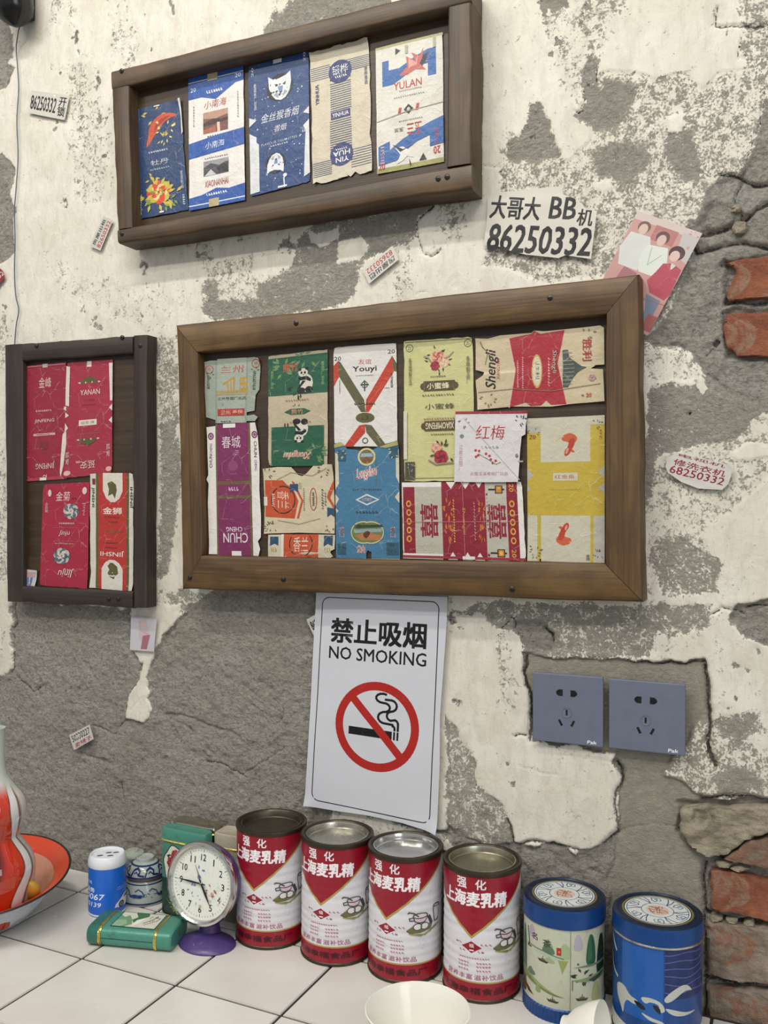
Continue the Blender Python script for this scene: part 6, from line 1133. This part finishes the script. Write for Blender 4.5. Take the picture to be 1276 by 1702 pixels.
if mz > CT:
    inv = pl.matrix_world.inverted()
    for v in pl.data.vertices:
        w = pl.matrix_world @ v.co; f_ = max(0, min(1, (pc.z-.01-w.z)/.045)); w.z -= (mz-CT)*f_; v.co = inv @ w
base_z = CT+.010
vp = CAM + ray(-9, 1452)*1.235; S = 1.235/F
t = NT('swirled_red_glass'); co_ = t.n('ShaderNodeTexCoord'); sp = t.n('ShaderNodeSeparateXYZ'); t.l(co_.outputs['Object'], sp.inputs[0])
ang = t.math('ARCTAN2', sp.outputs[1], sp.outputs[0]); wob = t.noise(co_.outputs['Object'], 10, 2, .4)
ph = t.math('ADD', t.math('ADD', t.math('MULTIPLY_ADD', ang, 2, -.25), t.math('MULTIPLY', t.math('SINE', t.math('MULTIPLY', sp.outputs[2], 48)), .45)), t.math('MULTIPLY', wob, 1.3))
sn = t.math('SINE', ph); rmp = t.n('ShaderNodeValToRGB'); t.l(t.math('MULTIPLY_ADD', sn, .5, .5), rmp.inputs[0])
el = rmp.color_ramp.elements; el[0].position = 0; el[0].color = lin('#1c080a'); el[1].position = .14; el[1].color = lin('#b02a14')
for ps, c_ in ((.58, '#bc3418'), (.62, '#5c1410'), (.66, '#cfccc8'), (.86, '#d4d2ce'), (.9, '#5c1a14'), (.97, '#c8c4ba')): e_ = el.new(ps); e_.color = lin(c_)
neck = t.rng(sp.outputs[2], .178, .200); col = t.mix(neck, rmp.outputs[0], '#b4bab2')
VG = t.fin(col, .06); VG.node_tree.nodes['Principled BSDF'].inputs['Coat Weight'].default_value = .6
vb = vp.z-base_z; u1, u2 = .062*0+S*64, S*50
zu = vb + S*104; zt = vb + S*243
prof = [(0, .0), (.022, .0), (.030, .004), (u1*.86, vb*.45), (u1, vb), (u1*.93, vb+S*28), (u1*.64, vb+S*57), (u1*.58, vb+S*64), (u2*.86, zu-S*24), (u2, zu), (u2*.92, zu+S*22), (u2*.62, zu+S*42), (.016, zu+S*62), (.0125, zu+S*90), (.0118, zt-.01), (.0135, zt), (.0118, zt), (.0105, zt-.01), (.010, zu+S*80), (0, zu+S*70)]
# smooth the outline
def smooth_prof(pr, n=5):
    out = []
    for i in range(len(pr)-1):
        p0, p1, p2, p3 = pr[max(0, i-1)], pr[i], pr[i+1], pr[min(len(pr)-1, i+2)]
        for k in range(n):
            t_ = k/n; out.append(tuple(max(0, .5*((2*p1[j])+(-p0[j]+p2[j])*t_+(2*p0[j]-5*p1[j]+4*p2[j]-p3[j])*t_*t_+(-p0[j]+3*p1[j]-3*p2[j]+p3[j])*t_**3)) if j == 0 else .5*((2*p1[j])+(-p0[j]+p2[j])*t_+(2*p0[j]-5*p1[j]+4*p2[j]-p3[j])*t_*t_+(-p0[j]+3*p1[j]-3*p2[j]+p3[j])*t_**3) for j in (0, 1)))
    out.append(pr[-1]); return out
vs = lathe('gourd_vase', smooth_prof(prof[:16])+prof[16:], VG, None, (vp.x, vp.y, base_z), n=64)
tag(vs, 'glossy red, white and black swirled gourd vase standing in the enamel basin', 'vase')
gp = CAM + ray(34, 1392)*1.275
gh = .062
gt_ = lathe('glass_tumbler', [(0, 0), (.0125, 0), (.0135, .002), (.0155, gh), (.0145, gh), (.0126, .004), (0, .004)], glass('greenish_glass', (.86, .93, .86, 1)), None, (gp.x, gp.y, base_z+.020), n=48)
tag(gt_, 'small clear glass tumbler behind the swirled vase', 'glass')
fr = CAM + ray(50, 1478)*1.235
lemon = lathe('yellow_sachet', smooth_prof([(0, -.016), (.008, -.014), (.0125, -.004), (.012, .006), (.006, .014), (0, .016)], 4), paint('#b8892c', .35, 0, .3), None, fr, (.5, .2, .4), n=28, fn=lambda r, a, z: (r*math.cos(a)*1.1, r*math.sin(a)*.7, z))
tag(lemon, 'amber yellow piece lying in the basin beside the vase', 'ornament')

# black device and its cable at the top left
dp = WP(23, 10, .035); KS = 1.0/F*1.46
dv = empty('wall_speaker', (dp.x, 0, dp.z-.04), label='glossy black plastic speaker at the upper left corner of the wall', cat='speaker')
lathe('housing', [(.0, -.0345), (.004, -.034), (.008, -.031), (.018, -.024), (.0275, -.014), (.0305, .0), (.031, .016), (.030, .05), (.024, .062), (0, .064)], paint('#0d0e10', .18, 0, .1), dv, (0, -.035, .04), (0, R_(-10), 0), n=48)
box('bracket', -.012, .012, -.02, -.0015, .03, .075, paint('#141416', .35), dv, .002)
cb = []
for x, y in [(33,42),(30,56),(27,80),(29,110),(31,150),(28,200),(30,260),(27,310),(24,350),(25,400),(24,450),(26,490),(31,515),(27,540),(25,562),(24,580)]: cb.append(WP(x, y, .0035 if y > 60 else .012))
cu = bpy.data.curves.new('c', 'CURVE'); sp_ = []
def cat(pts, n=6):
    out = []
    for i in range(len(pts)-1):
        p0, p1, p2, p3 = pts[max(0, i-1)], pts[i], pts[i+1], pts[min(len(pts)-1, i+2)]
        for k in range(n): t_ = k/n; out.append(.5*((2*p1)+(p2-p0)*t_+(2*p0-5*p1+4*p2-p3)*t_*t_+(3*p1-p0-3*p2+p3)*t_**3))
    out.append(pts[-1]); return out
tag(tube('cable', cat(cb), .0009, paint('#4a5468', .5)), 'thin grey-blue cable hanging down the wall from the black speaker', 'cable')

# sockets
SKM = paint('#6b7182', .42, .25, .12, 'grey_socket_plastic', .0001); HOLE = paint('#08080a', .9)
def socket(quad, label):
    q = [WP(x, y, .0095) for x, y in quad]; c = sum(q, Vector())/4; w = ((q[1]-q[0]).length+(q[2]-q[3]).length)/2; h = ((q[3]-q[0]).length+(q[2]-q[1]).length)/2
    t = empty('wall_socket', (c.x, -.0012, c.z), label=label, cat='socket', group='grey wall sockets'); rz = math.atan2((q[1]-q[0]).z, (q[1]-q[0]).x); t.rotation_euler = (0, -rz, 0)
    f = .0083
    box('back_box', -w*.46, w*.46, -.002, .0, -h*.46, h*.46, HOLE, t)
    box('cover_plate', -w/2, w/2, -f, -.002, -h/2, h/2, SKM, t, .0016, seg=3)
    def slot(pts, nm='pin_hole'):
        bm = bmesh.new(); fa = bm.faces.new([bm.verts.new((x*w, -f-.00012, z*h)) for x, z in pts]); bm.normal_update()
        if fa.normal.y > 0: fa.normal_flip()
        from_bm(nm, bm, HOLE, t, smooth=False)
    for s in (-1, 1):
        slot([(s*.055-.01, .28), (s*.055-.01, .185), (s*.11-.01, .185), (s*.14-.01, .205), (s*.152-.01, .232), (s*.14-.01, .26), (s*.11-.01, .28)])
        slot([(s*.052-.01, -.235), (s*.082-.01, -.25), (s*.122-.01, -.165), (s*.094-.01, -.152)])
    lathe('earth_ring', [(.0058, 0), (.0064, .0005), (.0054, .0005), (.0050, .0)], SKM, t, (-.01*w, -f-.0001, -.05*h), (PI/2, 0, 0), n=32)
    slot([(-.022, -.01), (-.022, -.09), (.004, -.09), (.004, -.01)])
    bm, mats = print_bm([X('#d8dade', 'Pak', .5, .5, 1, 1, 0, .05, .15)], .0115, .0042, None, None, matf=lambda c: paint(c, .4), grid=False)
    for v in bm.verts: v.co = (v.co.x+w*.5-.019, -(f+v.co.z+.0001), v.co.y-h*.5+.0028)
    from_bm('logo', bm, mats, t, smooth=False)
socket([(884,1117),(1001,1126),(1003,1243),(886,1230)], 'left one of two grey square power sockets on the wall')
socket([(1013,1128),(1140,1138),(1137,1258),(1010,1242)], 'right one of two grey square power sockets on the wall')
bpy.context.view_layer.update()
